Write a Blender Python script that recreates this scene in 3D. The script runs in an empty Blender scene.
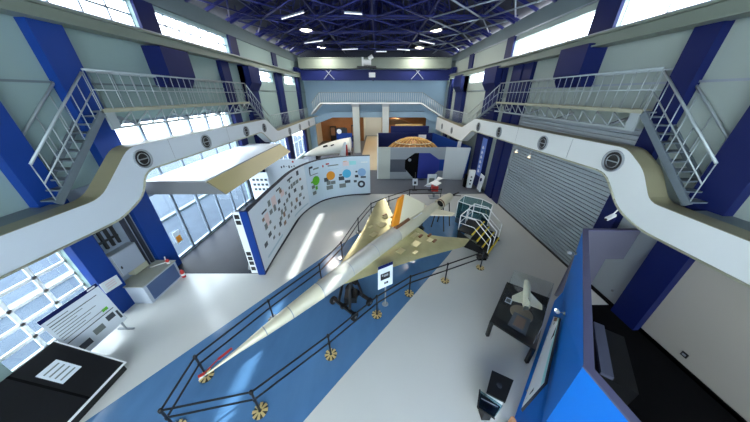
import bpy, math, random
from mathutils import Vector, Matrix
random.seed(7)
C = bpy.context.scene.collection
PI = math.pi

# ------------------------------------------------------------------ materials
def lin(c):
    return tuple(((v/255)/12.92 if v/255 <= .04045 else ((v/255+.055)/1.055)**2.4) for v in c)
MATS = {}
def mat(name, rgb, rough=.5, metal=0., noise=0., scale=4., bump=0., coat=0., emit=None, estr=0., stretch=None, spec=.5):
    if name in MATS: return MATS[name]
    m = bpy.data.materials.new(name); m.use_nodes = True
    nt = m.node_tree; b = nt.nodes['Principled BSDF']; c = (*lin(rgb), 1)
    b.inputs['Base Color'].default_value = c
    b.inputs['Roughness'].default_value = rough
    b.inputs['Metallic'].default_value = metal
    b.inputs['Specular IOR Level'].default_value = spec
    if coat: b.inputs['Coat Weight'].default_value = coat; b.inputs['Coat Roughness'].default_value = .08
    if emit: b.inputs['Emission Color'].default_value = (*lin(emit), 1); b.inputs['Emission Strength'].default_value = estr
    if noise or bump:
        tc = nt.nodes.new('ShaderNodeTexCoord'); n = nt.nodes.new('ShaderNodeTexNoise')
        n.inputs['Scale'].default_value = scale; n.inputs['Detail'].default_value = 5
        src = tc.outputs['Object']
        if stretch:
            mp = nt.nodes.new('ShaderNodeMapping'); mp.inputs['Scale'].default_value = stretch
            nt.links.new(src, mp.inputs[0]); src = mp.outputs[0]
        nt.links.new(src, n.inputs['Vector'])
        if noise:
            r = nt.nodes.new('ShaderNodeMix'); r.data_type = 'RGBA'
            r.inputs[6].default_value = tuple(v*(1-noise) for v in c[:3])+(1,)
            r.inputs[7].default_value = tuple(min(1, v*(1+noise)) for v in c[:3])+(1,)
            nt.links.new(n.outputs[0], r.inputs[0]); nt.links.new(r.outputs[2], b.inputs['Base Color'])
        if bump:
            bp = nt.nodes.new('ShaderNodeBump'); bp.inputs['Strength'].default_value = bump; bp.inputs['Distance'].default_value = .02
            nt.links.new(n.outputs[0], bp.inputs['Height']); nt.links.new(bp.outputs[0], b.inputs['Normal'])
    MATS[name] = m; return m
def glassmat(name, tint, gloss=.12):
    m = bpy.data.materials.new(name); m.use_nodes = True; nt = m.node_tree
    for n in list(nt.nodes): nt.nodes.remove(n)
    o = nt.nodes.new('ShaderNodeOutputMaterial'); mx = nt.nodes.new('ShaderNodeMixShader')
    t = nt.nodes.new('ShaderNodeBsdfTransparent'); t.inputs[0].default_value = (*lin(tint), 1)
    g = nt.nodes.new('ShaderNodeBsdfGlossy'); g.inputs['Roughness'].default_value = .03
    f = nt.nodes.new('ShaderNodeLayerWeight'); f.inputs[0].default_value = .5
    pw = nt.nodes.new('ShaderNodeMath'); pw.operation = 'POWER'; pw.inputs[1].default_value = 4
    a = nt.nodes.new('ShaderNodeMath'); a.operation = 'MULTIPLY_ADD'; a.inputs[1].default_value = .5; a.inputs[2].default_value = gloss*.25
    nt.links.new(f.outputs['Facing'], pw.inputs[0]); nt.links.new(pw.outputs[0], a.inputs[0]); nt.links.new(a.outputs[0], mx.inputs[0])
    nt.links.new(t.outputs[0], mx.inputs[1]); nt.links.new(g.outputs[0], mx.inputs[2]); nt.links.new(mx.outputs[0], o.inputs[0])
    MATS[name] = m; return m

M_floor = mat('epoxy_floor', (206,206,200), .24, noise=.05, scale=.5, coat=.1)
M_strip = mat('blue_floor', (80,120,160), .17, noise=.22, scale=1.4, coat=.12, stretch=(1.6,.6,1))
M_dark  = mat('charcoal_carpet', (88,94,104), .5, noise=.12, scale=3)
M_entry = mat('entry_tiles', (30,36,48), .5, noise=.25, scale=1.2, spec=.14)
M_pave  = mat('outdoor_paving', (66,76,88), .9, noise=.2, spec=.1, scale=1)
M_wall  = mat('pale_wall_paint', (138,160,157), .6, noise=.03, scale=.7)
M_wallR = mat('warm_pale_wall_paint', (154,165,158), .6, noise=.03, scale=.7)
M_upper = mat('upper_wall_paint', (106,120,124), .65, noise=.04, scale=.8)
M_lower = mat('grey_blue_wall', (138,150,164), .6)
M_far   = mat('far_wall_blue', (156,184,204), .6, noise=.04, scale=.5)
M_navy  = mat('navy_paint', (16,27,80), .5, noise=.06, scale=2, spec=.2)
M_royal = mat('royal_blue_paint', (14,54,128), .45, noise=.05, scale=2, spec=.25)
M_navyd = mat('dark_navy_steel', (30,36,104), .36, metal=.3)
M_silver= mat('galvanised_steel', (150,158,170), .35, metal=.7)
M_roof  = mat('roof_deck', (52,56,72), .7, noise=.3, scale=1.2)
M_gird  = mat('pale_green_steel', (120,130,118), .5, noise=.08, scale=2)
M_duct  = mat('duct_white', (198,206,212), .45, noise=.02, scale=1)
M_ductR = mat('duct_white_warm', (214,218,216), .45, noise=.02, scale=1)
M_ledge = mat('tan_ledge', (132,128,102), .45, noise=.1, scale=1.5)
M_black = mat('black_plastic', (16,17,19), .45)
M_blackm= mat('matt_black', (10,10,12), .9, spec=.1)
M_white = mat('white_plastic', (228,230,228), .4)
M_board = mat('poster_white', (214,222,228), .45)
M_grey  = mat('grey_panel', (140,146,150), .5)
M_rail  = mat('railing_steel', (160,170,172), .4, metal=.25)
M_deckE = mat('deck_edge_cream', (160,160,138), .5)
M_tread = mat('steel_tread', (104,116,124), .5, metal=.3, noise=.1)
M_chrome= mat('chrome', (215,215,215), .2, metal=.7)
M_brass = mat('brass_base', (226,202,140), .3, metal=.4)
M_rubber= mat('rubber', (22,22,24), .8)
M_fus   = mat('fuselage_skin', (212,206,180), .28, metal=.2, noise=.1, scale=2.5)
M_fus2  = mat('silver_fuselage_skin', (206,204,192), .25, metal=.3, noise=.08, scale=3)
M_wing  = mat('wing_skin', (208,200,150), .27, metal=.45, noise=.25, scale=2.2, bump=.25)
M_cream = mat('cream_paint', (228,220,192), .4)
M_orange= mat('orange_paint', (226,140,28), .4)
M_brown = mat('brown_fairing', (120,78,48), .5)
M_red   = mat('red_paint', (178,38,34), .5)
M_yellow= mat('yellow_nosing', (232,206,46), .5)
M_amber = mat('amber_wall', (150,104,62), .6, noise=.3, scale=1)
M_gold  = mat('gold_ribs', (206,164,96), .35, metal=.3, noise=.35, scale=5)
M_kblue = mat('kiosk_blue', (0,116,216), .5, spec=.3)
M_rim   = mat('mauve_rim', (92,92,124), .5)
M_lilac = mat('lilac_grey', (96,96,112), .6)
M_beige = mat('beige_panel', (172,166,154), .6)
M_ink   = mat('dark_ink', (40,44,56), .6)
M_pic1  = mat('print_dark', (58,66,74), .5)
M_pic2  = mat('print_mid', (112,120,118), .5)
M_pic3  = mat('print_brown', (132,104,84), .5)
M_pic4  = mat('print_pale', (176,196,208), .5)
M_green = mat('print_green', (92,176,36), .5)
M_porng = mat('print_orange', (214,140,38), .5)
M_pblue = mat('print_sky_blue', (70,168,206), .5)
M_pgrey = mat('print_grey_blue', (130,168,206), .5)
M_pink  = mat('print_pink', (226,204,202), .5)
M_cyan  = mat('print_cyan', (150,214,214), .5)
M_shut  = mat('shutter_steel', (150,160,166), .4, metal=.25)
M_lamp  = mat('lamp_glow', (255,246,224), .5, emit=(255,240,205), estr=5)
M_tube  = mat('tube_glow', (250,252,255), .5, emit=(235,242,255), estr=.55)
M_warm  = mat('warm_spot_glow', (255,220,150), .5, emit=(255,205,120), estr=5)
M_glass = glassmat('window_glass', (238,244,248))
M_acryl = glassmat('clear_acrylic', (252,254,254), .1)
M_teal  = glassmat('teal_glass', (196,222,226), .35)

# ------------------------------------------------------------------ mesh builder
class MB:
    def __init__(s): s.v=[]; s.f=[]; s.m=[]; s.s=[]; s.k=0
    def use(s, k): s.k=k; return s
    def add(s, vs, fs, sm=False):
        o=len(s.v); s.v += [tuple(v) for v in vs]
        for f in fs: s.f.append([o+i for i in f]); s.m.append(s.k); s.s.append(sm)
        return s
    def hexa(s, p):   # 8 points, bottom ring then top ring
        return s.add(p, [(3,2,1,0),(4,5,6,7),(0,1,5,4),(1,2,6,5),(2,3,7,6),(3,0,4,7)])
    def box(s, x0,x1,y0,y1,z0,z1):
        return s.hexa([(x0,y0,z0),(x1,y0,z0),(x1,y1,z0),(x0,y1,z0),(x0,y0,z1),(x1,y0,z1),(x1,y1,z1),(x0,y1,z1)])
    def bar(s, p, q, w, h=None, up=(0,0,1)):
        p=Vector(p); q=Vector(q); h=h or w; d=(q-p).normalized(); u=Vector(up)
        if abs(d.dot(u))>.98: u=Vector((0,1,0))
        a=d.cross(u).normalized()*w/2; b=a.cross(d).normalized()*h/2
        return s.hexa([p-a-b,p+a-b,p+a+b,p-a+b,q-a-b,q+a-b,q+a+b,q-a+b])
    def tube(s, p, q, r, n=8, r2=None):
        p=Vector(p); q=Vector(q); d=(q-p).normalized(); u=Vector((0,0,1)) if abs(d.z)<.95 else Vector((0,1,0))
        a=d.cross(u).normalized(); b=d.cross(a).normalized(); r2=r if r2 is None else r2
        vs=[p+(a*math.cos(2*PI*i/n)+b*math.sin(2*PI*i/n))*r for i in range(n)]+[q+(a*math.cos(2*PI*i/n)+b*math.sin(2*PI*i/n))*r2 for i in range(n)]
        s.add(vs, [(i,(i+1)%n,n+(i+1)%n,n+i) for i in range(n)], True)
        return s.add(vs, [tuple(range(n)), tuple(range(2*n-1,n-1,-1))])
    def path(s, pts, r, n=6):
        for a,b in zip(pts,pts[1:]): s.tube(a,b,r,n)
        return s
    def prism(s, poly, off):  # planar polygon (3D points) extruded by vector off
        n=len(poly); off=Vector(off); t=[Vector(p)+off for p in poly]
        return s.add(list(poly)+t, [tuple(range(n-1,-1,-1)), tuple(range(n,2*n))]+[(i,(i+1)%n,n+(i+1)%n,n+i) for i in range(n)])
    def lathe(s, prof, o, d, n=20, cap=True):   # prof: (along, radius)
        o=Vector(o); d=Vector(d).normalized(); u=Vector((0,0,1)) if abs(d.z)<.9 else Vector((0,1,0))
        a=d.cross(u).normalized(); b=a.cross(d)
        vs=[]
        for (t,r) in prof: vs += [o+d*t+(a*math.cos(2*PI*i/n)+b*math.sin(2*PI*i/n))*r for i in range(n)]
        fs=[(k*n+i,k*n+(i+1)%n,(k+1)*n+(i+1)%n,(k+1)*n+i) for k in range(len(prof)-1) for i in range(n)]
        s.add(vs, fs, True)
        if cap:
            L=(len(prof)-1)*n
            s.add(vs, [tuple(range(n-1,-1,-1)), tuple(range(L,L+n))])
        return s
    def build(s, name, mats, parent=None):
        if not isinstance(mats,(list,tuple)): mats=[mats]
        me=bpy.data.meshes.new(name)
        off=Vector((0,0,0)); p=parent
        while p is not None: off+=p.location; p=p.parent
        me.from_pydata([tuple(Vector(v)-off) for v in s.v],[],s.f)
        for m in mats: me.materials.append(m)
        me.polygons.foreach_set('material_index', s.m); me.polygons.foreach_set('use_smooth', s.s)
        import bmesh
        bm=bmesh.new(); bm.from_mesh(me); bmesh.ops.remove_doubles(bm, verts=bm.verts, dist=1e-5) if len(bm.verts)<20000 else None
        bmesh.ops.recalc_face_normals(bm, faces=bm.faces)
        for e in bm.edges:
            if len(e.link_faces)==2 and e.calc_face_angle(0)>.7: e.smooth=False
        bm.to_mesh(me); bm.free(); me.update()
        o=bpy.data.objects.new(name, me); C.objects.link(o)
        if parent is not None: o.parent=parent
        return o
def tag(o, label=None, cat=None, group=None, kind=None):
    if label: o['label']=label
    if cat: o['category']=cat
    if group: o['group']=group
    if kind: o['kind']=kind
    return o
def thing(name, label, cat, loc, group=None):
    o=bpy.data.objects.new(name, None); C.objects.link(o); o.location=loc; o.empty_display_size=.2
    return tag(o, label, cat, group)
def struct(name, mb, m, parent=None, label=None):
    o=mb.build(name, m, parent)
    if parent is None: o['kind']='structure'
    if label: o['label']=label
    return o
def part(name, m, parent, f):
    b=MB(); f(b); return b.build(name, m, parent)
def copy_tree(o, parent=None):
    c=o.copy(); C.objects.link(c)
    if parent is not None: c.parent=parent
    for ch in list(o.children): copy_tree(ch, c)
    return c

XL, XR = -9.45, 8.75       # inner faces of the side walls
YB, YF = -8.0, 33.0        # wall behind the camera, far wall
XM = (XL+XR)/2

# ------------------------------------------------------------------ camera, world, light
cam=bpy.data.cameras.new('camera'); co=bpy.data.objects.new('camera', cam); C.objects.link(co)
co.location=(0,0,7); co.rotation_euler=(PI/2-math.atan(116/226),0,0)
cam.sensor_width=36; cam.lens=226/750*36; cam.shift_x=-3/750; cam.clip_end=400
bpy.context.scene.camera=co
vs=bpy.context.scene.view_settings
vs.view_transform='Standard'; vs.look='None'; vs.gamma=1; vs.use_curve_mapping=False; vs.exposure=1.7
w=bpy.data.worlds.new('sky'); bpy.context.scene.world=w; w.use_nodes=True
w.node_tree.nodes['Background'].inputs[0].default_value=(.92,.96,1,1)
w.node_tree.nodes['Background'].inputs[1].default_value=4.0
sun=bpy.data.lights.new('sun','SUN'); so=bpy.data.objects.new('sun',sun); C.objects.link(so)
sun.energy=3.5; sun.angle=.01; sun.color=(1,.96,.9)
so.rotation_euler=Vector((-11.5,-4,-8.9)).to_track_quat('-Z','Y').to_euler()

# ------------------------------------------------------------------ walls with openings
def wall_x(name, x0, x1, ys, zs, holes, m):
    Y=sorted(set([*ys]+[h[0] for h in holes]+[h[1] for h in holes])); Z=sorted(set([*zs]+[h[2] for h in holes]+[h[3] for h in holes]))
    b=MB()
    for a,c in zip(Y,Y[1:]):
        if a<ys[0] or c>ys[-1]: continue
        run=None
        for z,t in zip(Z,Z[1:]):
            hole=any(h[0]<=a and c<=h[1] and h[2]<=z and t<=h[3] for h in holes)
            if hole:
                if run is not None: b.box(x0,x1,a,c,run,z); run=None
            elif run is None: run=z
        if run is not None: b.box(x0,x1,a,c,run,Z[-1])
    return struct(name, b, m)
upL=[(-6,.6,9.35,10.2),(1.5,11.3,9.35,10.2),(12.2,17.45,9.35,10.2)]
lowL=[(20,23.4,8.0,8.75),(26.4,29.4,8.0,8.75)]
glL=[(8.35,15.6,0.02,6.15),(20.4,24.2,.3,3.4),(25.2,31,.3,3.4),(3.3,5.5,.5,2.95)]
wall_x('wall_left', XL-.3, XL, (YB,YF), (0,11.05), upL+lowL+glL, M_wall)
upR=[(-6,.6,9.2,10.05),(1.5,10.5,9.2,10.05),(11.6,17.7,9.2,10.05)]
lowR=[(20.4,25,8.0,8.75),(27.6,32,8.0,8.75)]
wall_x('wall_right', XR, XR+.3, (YB,YF), (0,11.1), upR+lowR, M_wallR)
nwin=0
def window(side, h, nbar, m_frame, bar=.05, hor=1):
    global nwin; nwin+=1
    x=XL if side<0 else XR; xa=x+side*.18
    b=MB(); y0,y1,z0,z1=h
    for i in range(nbar+1):
        y=y0+(y1-y0)*i/nbar; b.box(xa-.03,xa+.03,y-bar/2,y+bar/2,z0,z1)
    for i in range(hor+2):
        z=z0+(z1-z0)*i/(hor+1); b.box(xa-.03,xa+.03,y0,y1,z-bar/2,z+bar/2)
    f=struct('window_%d'%nwin, b, m_frame)
    g=MB(); g.box(xa-.008,xa+.008,y0,y1,z0,z1); g.build('pane', M_glass, f)
    return f
for h,n in zip(upL,(6,11,7)): window(-1,h,n,M_silver,.06)
for h,n in zip(lowL,(4,4)): window(-1,h,n,M_silver,.06)
for h,n in zip(upR,(4,6,4)): window(1,h,n,M_white,.05,0)
for h,n in zip(lowR,(3,3)): window(1,h,n,M_white,.05,0)
window(-1,glL[1],3,M_white,.1,0); window(-1,glL[2],4,M_white,.1,0)
window(-1,glL[3],3,M_white,.09,4)
# glazed entrance screen
ent=MB()
for y in (8.4,9.55,10.85,12.15,13.45,14.75,15.55): ent.box(XL-.12,XL-.02,y-.06,y+.06,0,6.15)
for z in (.06,3.3,6.1): ent.box(XL-.12,XL-.02,8.35,15.6,z-.06,z+.06)
ew=struct('window_20', ent, mat('mullion_grey',(120,132,146),.4,metal=.4))
part('pane', M_glass, ew, lambda b: b.box(XL-.075,XL-.065,8.35,15.6,.02,6.15))
# far wall, wall behind
fw=MB(); fw.box(XL-.3,XR+.3,YF,YF+.3,4.5,11.1)
fw.box(XL-.3,-8.6,YF,YF+.3,0,4.5); fw.box(6.6,XR+.3,YF,YF+.3,0,4.5)
for x in (-3.3,-1.55,.6): fw.box(x-.03,x+.03,YF-.03,YF,6.2,9.4)
struct('wall_far', fw, M_far)
bw=MB(); bw.box(XL-.3,XR+.3,YB-.3,YB,0,2.0); bw.box(XL-.3,XR+.3,YB-.3,YB,10.4,11.1)
for a,c in ((XL-.3,-8.5),(-4.6,-4.2),(-.6,-.1),(3.6,4.0),(7.9,XR+.3)): bw.box(a,c,YB-.3,YB,2,10.4)
struct('wall_back', bw, M_wall)
gb=MB(); gb.box(-8.5,7.9,YB-.16,YB-.15,2,10.4); struct('window_21', gb, M_glass)  # unseen glazing, added and made large for fill light from behind
# floor zones
b=MB(); b.box(XL-.3,XR+.3,YB-.3,46,-.3,0); struct('floor', b, M_floor)
b=MB(); b.prism([(-8.2,.9,0),(-1.29,10.68,0),(.2,12.9,0),(6.5,12.9,0),(3.35,8.75,0),(-3.6,.35,0)],(0,0,.004)); struct('floor_strip', b, M_strip)
b=MB(); b.box(XL,XR,16.6,46,0,.004); b.box(-.64,4,16.58,16.62,0,.004); struct('floor_carpet', b, M_dark)
b=MB(); b.box(XL,-4.98,7.6,16.6,0,.004); struct('floor_entry', b, M_entry)
b=MB(); b.box(-2.1,-.1,23,45,.004,.008); struct('floor_corridor', b, mat('beige_corridor',(206,186,150),.4))
b=MB(); b.box(-26,XL-.3,-14,46,-.32,-.02); struct('pavement', b, M_pave)
b=MB(); b.box(-13.6,-13.3,-14,46,-.02,.12); struct('kerb', b, mat('kerb_stone',(112,122,130),.9))
b=MB()
for x0,x1,y0,y1 in ((XL,XL+.06,-8,3.3),(XL,XL+.06,15.6,20),(XR-.06,XR,-8,5.1),):
    b.box(x0,x1,y0,y1,0,.14)
struct('baseboard_sides', b, M_blackm)
# lower grey lining of the left recess
b=MB(); b.box(XL,XL+.04,6.1,7.5,.0,4.4); struct('trim_recess', b, M_lower)

# ------------------------------------------------------------------ columns / brackets
def pil(name, side, y0, y1, z0, z1, dep, m, label=None):
    x=XL if side<0 else XR
    b=MB(); b.box(min(x,x-side*dep),max(x,x-side*dep),y0,y1,z0,z1)
    return struct(name, b, m, label=label)
for y0,y1 in ((5.5,6.1),(7.5,8.3)):
    pil('pilaster',-1,y0,y1,0,8.8,.28,M_royal)
for y0,y1,d in ((15.7,16.5,.25),(17.9,19.5,.35),(23.8,25.0,.3),(29.6,30.5,.3)):
    pil('pilaster',-1,y0,y1,0,8.8,d,M_navy)
for y0,y1 in ((4.9,5.7),(7.05,7.65)):
    pil('pilaster',1,y0,y1,0,8.7,.25,M_navy)
for y0,y1,d in ((14.75,15.6,.2),(15.7,16.75,.25),(17.8,20.0,.35),(25.2,27.4,.4),(29.8,30.8,.3)):
    pil('pilaster',1,y0,y1,0,8.7,d,M_navy)
for side,ys in ((-1,((.6,1.5),(11.3,12.2),(17.5,18.4),(24,24.9))),(1,((.6,1.5),(10.5,11.6),(17.7,18.6),(24.6,25.6)))):
    for y0,y1 in ys: pil('pilaster',side,y0,y1,9.15,10.35,.12,M_navy)
def bracket(side, y0, y1):
    x=XL if side<0 else XR; b=MB(); d=-side
    b.prism([(x,y0,8.75),(x+d*.75,y0,8.75),(x+d*.75,y0,7.75),(x+d*.45,y0,7.3),(x,y0,7.3)],(0,y1-y0,0))
    struct('crane_bracket', b, M_navy)
bracket(-1,11.0,12.5); bracket(1,10.5,12.0); bracket(1,17.9,19.9); bracket(-1,17.9,19.4); bracket(1,25.2,27.4); bracket(-1,1,2.4); bracket(1,.8,2.2)
# crane runway girders
def girder(name, side, x0, x1, z0, z1, lab):
    t=thing(name, lab, 'crane runway beam', ((x0+x1)/2, 12, z0))
    part('top_flange', M_gird, t, lambda b: b.box(x0-.06,x1+.06,YB,31.4,z1-.05,z1))
    part('bottom_flange', M_gird, t, lambda b: b.box(x0-.06,x1+.06,YB,31.4,z0,z0+.05))
    part('web', M_gird, t, lambda b: b.box((x0+x1)/2-.04+side*-.1,(x0+x1)/2+.04-side*.1,YB,31.4,z0+.05,z1-.05))
    part('crane_rail', M_silver, t, lambda b: b.box((x0+x1)/2-.04,(x0+x1)/2+.04,YB,31.4,z1,z1+.1))
girder('runway_beam',-1,-9.3,-8.85,8.8,9.17,'long pale green crane runway beam under the left clerestory windows')
girder('runway_beam',1,8.15,8.6,8.62,9.02,'long pale green crane runway beam under the right clerestory windows')
# upper wall ledges
b=MB(); b.box(XL,XL+.1,YB,YF,10.35,10.5); b.box(XL,XL+.06,YB,YF,7.3,7.36); struct('trim_1', b, M_upper)
b=MB(); b.box(XR-.1,XR,YB,YF,10.3,10.36); b.box(XR-.06,XR,YB,YF,7.3,7.36); struct('trim_2', b, M_silver)
# upper strips of wall between clerestory and roof
b=MB(); b.box(XL,XL+.08,YB,YF,10.5,11.1); struct('trim_3', b, M_upper)
b=MB(); b.box(XR-.08,XR,YB,YF,10.36,11.1); struct('trim_4', b, M_upper)

# ------------------------------------------------------------------ roof
b=MB()
zr=15.0
for xa,za,xb,zb in ((XL-.5,11.2,XM,zr),(XM,zr,XR+.5,11.2)):
    b.hexa([(xa,YB-.3,za),(xb,YB-.3,zb),(xb,YF+.3,zb),(xa,YF+.3,za),(xa,YB-.3,za+.15),(xb,YB-.3,zb+.15),(xb,YF+.3,zb+.15),(xa,YF+.3,za+.15)])
for yy in (YB-.3,YF):
    b.prism([(XL-.5,yy,11.05),(XR+.5,yy,11.05),(XR+.5,yy,11.2),(XM,yy,zr),(XL-.5,yy,11.2)],(0,.3,0))
struct('ceiling', b, M_roof)
b=MB()
for k in range(-3,21):
    y=YB+1.2+k*1.9+5.7
    if y>YF-.3: continue
    for xa,za,xb,zb in ((XL,11.2,XM,zr),(XM,zr,XR,11.2)): b.bar((xa,y,za-.1),(xb,y,zb-.1),.08,.16)
struct('trim_5', b, M_navyd)
def rz(x): return zr-.25-(zr-11.2)*abs(x-XM)/((XR-XL)/2)
trs=[10.6,14.4,18.2,22.0,25.8,29.4]
nm=['nearest','second','third','fourth','fifth','farthest']
for i,y in enumerate(trs):
    t=thing('roof_truss','dark blue roof truss spanning the hall, %s of the six'%nm[i],'roof truss',(XM,y,11.3),'roof trusses across the hall')
    part('bottom_chord',[M_navyd,M_silver],t,lambda b:(b.bar((XL+.1,y-.25,11.35),(XR-.1,y-.25,11.35),.1),b.bar((XL+.1,y+.25,11.35),(XR-.1,y+.25,11.35),.1)))
    part('top_chord',M_navyd,t,lambda b:(b.bar((XL+.1,y,rz(XL+.3)),(XM,y,rz(XM)),.14),b.bar((XM,y,rz(XM)),(XR-.1,y,rz(XR-.3)),.14)))
    def web(b):
        n=14
        for k in range(n):
            x0=XL+.3+(XR-XL-.6)*k/n; x1=XL+.3+(XR-XL-.6)*(k+1)/n; xm=(x0+x1)/2
            b.tube((x0,y-.25,11.35),(xm,y,rz(xm)),.038,5); b.tube((x1,y+.25,11.35),(xm,y,rz(xm)),.038,5)
            b.tube((x0,y+.25,11.35),(x1,y-.25,11.35),.028,5); b.tube((xm,y-.25,11.35),(xm,y,rz(xm)),.03,5)
    part('web_lattice',M_navyd,t,web)
for i,x in enumerate((-7.3,-3.9,XM,3.2,6.6)):
    nmx=['first from the left wall','second from the left wall','along the ridge in the middle','second from the right wall','first from the right wall'][i]
    t=thing('lattice_beam','dark lattice beam running along the hall roof, '+nmx,'roof beam',(x,20,11.3),'lattice beams along the roof')
    zt=rz(x)-.1
    part('bottom_chord',M_silver if i==4 else M_navyd,t,lambda b:b.bar((x,9,11.45),(x,YF-.3,11.45),.09))  # silver on the right-hand chord stands in for light catching it
    part('top_chord',M_navyd,t,lambda b:b.bar((x,9,zt),(x,YF-.3,zt),.09))
    def web2(b):
        for k in range(25):
            y0=9+k*.94; b.tube((x,y0,11.45),(x+(.3 if k%2 else -.3),y0+.94,zt),.03,5); b.tube((x,y0+.94,11.45),(x-(.3 if k%2 else -.3),y0,zt),.03,5)
    part('web_lattice',M_navyd,t,web2)
k=0
for y0,y1 in zip(trs[:-1],trs[1:]):
    t=thing('wind_bracing','navy cross bracing rods, light at right coloured in silver, under the roof in the %s bay'%['first','second','third','fourth','fifth'][k],'roof bracing',(XM,(y0+y1)/2,11.3),'cross bracing under the roof')
    for xa,xb in ((6.6,XR-.1),(6.6,3.2),(3.2,XM),(XM,-3.9),(-7.3,-3.9),(-7.3,XL+.1)):
        for p,q in (((xa,y0,11.3),(xb,y1,11.3)),((xb,y0,11.27),(xa,y1,11.27))):
            part('brace_rod',M_silver if xa>3 and xb>3 else M_navyd,t,lambda b:b.tube(p,q,.045,6))  # silver on right-hand rods stands for light falling there; others navy
    k+=1
# purlin tangle above the chords
b=MB()
for i in range(320):
    x=random.uniform(XL+.8,XR-.8); y=random.uniform(12,31); zt=rz(x)-.1
    z0=random.uniform(11.7,max(11.8,zt-.3)); a=random.choice((.8,2.3,1.57,0,.5,2.6)); L=random.uniform(.7,1.6)
    dx,dy=math.cos(a)*L,math.sin(a)*L
    if XL+.4<x+dx<XR-.4 and y+dy<32 and z0+.1<rz(x+dx)-.1: b.tube((x,y,z0),(x+dx,y+dy,min(rz(x+dx)-.1,z0+random.uniform(0,1.3))),.035,5)
    if i%3==0: b.tube((x,y,z0),(x,y,rz(x)),.025,5)
tag(struct('trim_6', b, M_navyd))
# pendant high-bay lamps
def make_lamp():
    t=thing('pendant_lamp','','ceiling lamp',(0,0,0))
    part('stem',M_navyd,t,lambda b:b.tube((0,0,.45),(0,0,1.3),.02,6))
    part('shade',M_silver,t,lambda b:b.lathe([(0,.5),(.1,.47),(.28,.22),(.33,.1),(.48,.09)],(0,0,0),(0,0,1),16,False))
    part('bulb',M_lamp,t,lambda b:b.lathe([(-.06,.02),(-.04,.24),(0,.4),(.06,.4)],(0,0,0),(0,0,1),14))
    return t
lp=make_lamp()
lamps=[(-5.44,21.5,'left row of lamps, in front of the farther one'),(-5.78,28.3,'left row of lamps, nearest the crane'),(4.38,21.5,'right row of lamps, in front of the farther one'),(4.32,28.6,'right row of lamps, nearest the crane')]
for i,(x,y,s) in enumerate(lamps):
    o=lp if i==0 else copy_tree(lp)
    o.location=(x,y,11.35); o['label']='glowing high-bay roof lamp, '+s; o['group']='high-bay lamps under the roof'
    L=bpy.data.lights.new('lamp_light','AREA'); L.shape='DISK'; L.size=.9; L.energy=110; L.color=(1,.96,.9)
    lo=bpy.data.objects.new('lamp_light',L); C.objects.link(lo); lo.location=(x,y,11.25)
# fluorescent tubes
tubes=[((-6.45,24.4),(-4.64,23.4)),((-5.76,17.3),(-4.09,16.1)),((3.48,23.4),(5.06,24.8)),((-1.87,16.2),(-.9,16.4)),((-3.6,27.6),(-2.0,27.2)),((-.2,28.8),(.9,28.8)),((1.9,27.4),(3.2,27.9))]
for i,(p,q) in enumerate(tubes):
    t=thing('tube_lamp','lit fluorescent tube lamp slung below the roof trusses, '+['left of the second lamp row','nearest on the left side','right of the middle lamps','nearest the middle of the ceiling','left of the crane hoist','straight above the crane hoist','right of the crane hoist'][i],'ceiling lamp',((p[0]+q[0])/2,(p[1]+q[1])/2,11.05),'fluorescent tubes under the roof')
    part('tube',M_tube,t,lambda b:b.tube((*p,11.05),(*q,11.05),.022,6))
    part('batten',M_silver,t,lambda b:b.bar((*p,11.12),(*q,11.12),.05,.04))

# ------------------------------------------------------------------ bridge crane at the far end
t=thing('bridge_crane','overhead travelling bridge crane with pale girder and navy beam before the far wall','crane',(XM,30,8.5))
part('girder',M_gird,t,lambda b:(b.box(-8.9,8.2,29.9,30.4,9.72,10.6),b.box(-8.9,8.2,29.8,30.5,10.6,10.68),b.box(-8.9,8.2,29.8,30.5,9.64,9.72)))
part('lower_beam',M_navy,t,lambda b:b.box(-8.8,8.2,30.0,30.3,8.5,9.55))
part('end_carriage',M_navy,t,lambda b:b.box(-9.25,-8.8,29.0,31.2,9.3,9.7)); part('end_carriage',M_navy,t,lambda b:b.box(8.15,8.6,29.0,31.2,9.15,9.7))
for x in (-6.2,-5.0,3.8,5.2): part('brace',M_silver,t,lambda b:b.bar((x,29.93,8.6),(x+(.9 if x in(-6.2,3.8) else -.9)*1.0,29.93,9.5),.06))
t=thing('crane_hoist','white drum hoist with hook block hung on the middle of the bridge crane','hoist',(-1.3,29.6,9.6))
part('drum',M_white,t,lambda b:b.lathe([(0,.28),(.9,.28)],(-1.65,29.15,10.15),(1,0,0),16))
part('motor',M_white,t,lambda b:b.lathe([(0,.2),(.5,.2)],(-1.0,29.1,10.45),(.5,0,.3),12)); part('side_plate',M_white,t,lambda b:b.box(-1.75,-1.55,28.95,29.4,9.8,10.6))
part('trolley',M_black,t,lambda b:b.box(-2.3,-.2,28.9,29.8,9.65,9.8))
part('hook_block',M_white,t,lambda b:(b.box(-1.0,-.3,29.0,29.3,8.75,9.2),b.box(-.9,-.4,28.98,29.0,8.95,9.05)))
part('rope',M_black,t,lambda b:(b.tube((-.8,29.15,9.2),(-.8,29.15,9.7),.02,5),b.tube((-.5,29.15,9.2),(-.5,29.15,9.7),.02,5)))
part('hook',M_black,t,lambda b:b.path([(-.65,29.15,8.75),(-.65,29.15,8.5),(-.55,29.15,8.4),(-.45,29.15,8.5)],.03))

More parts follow.
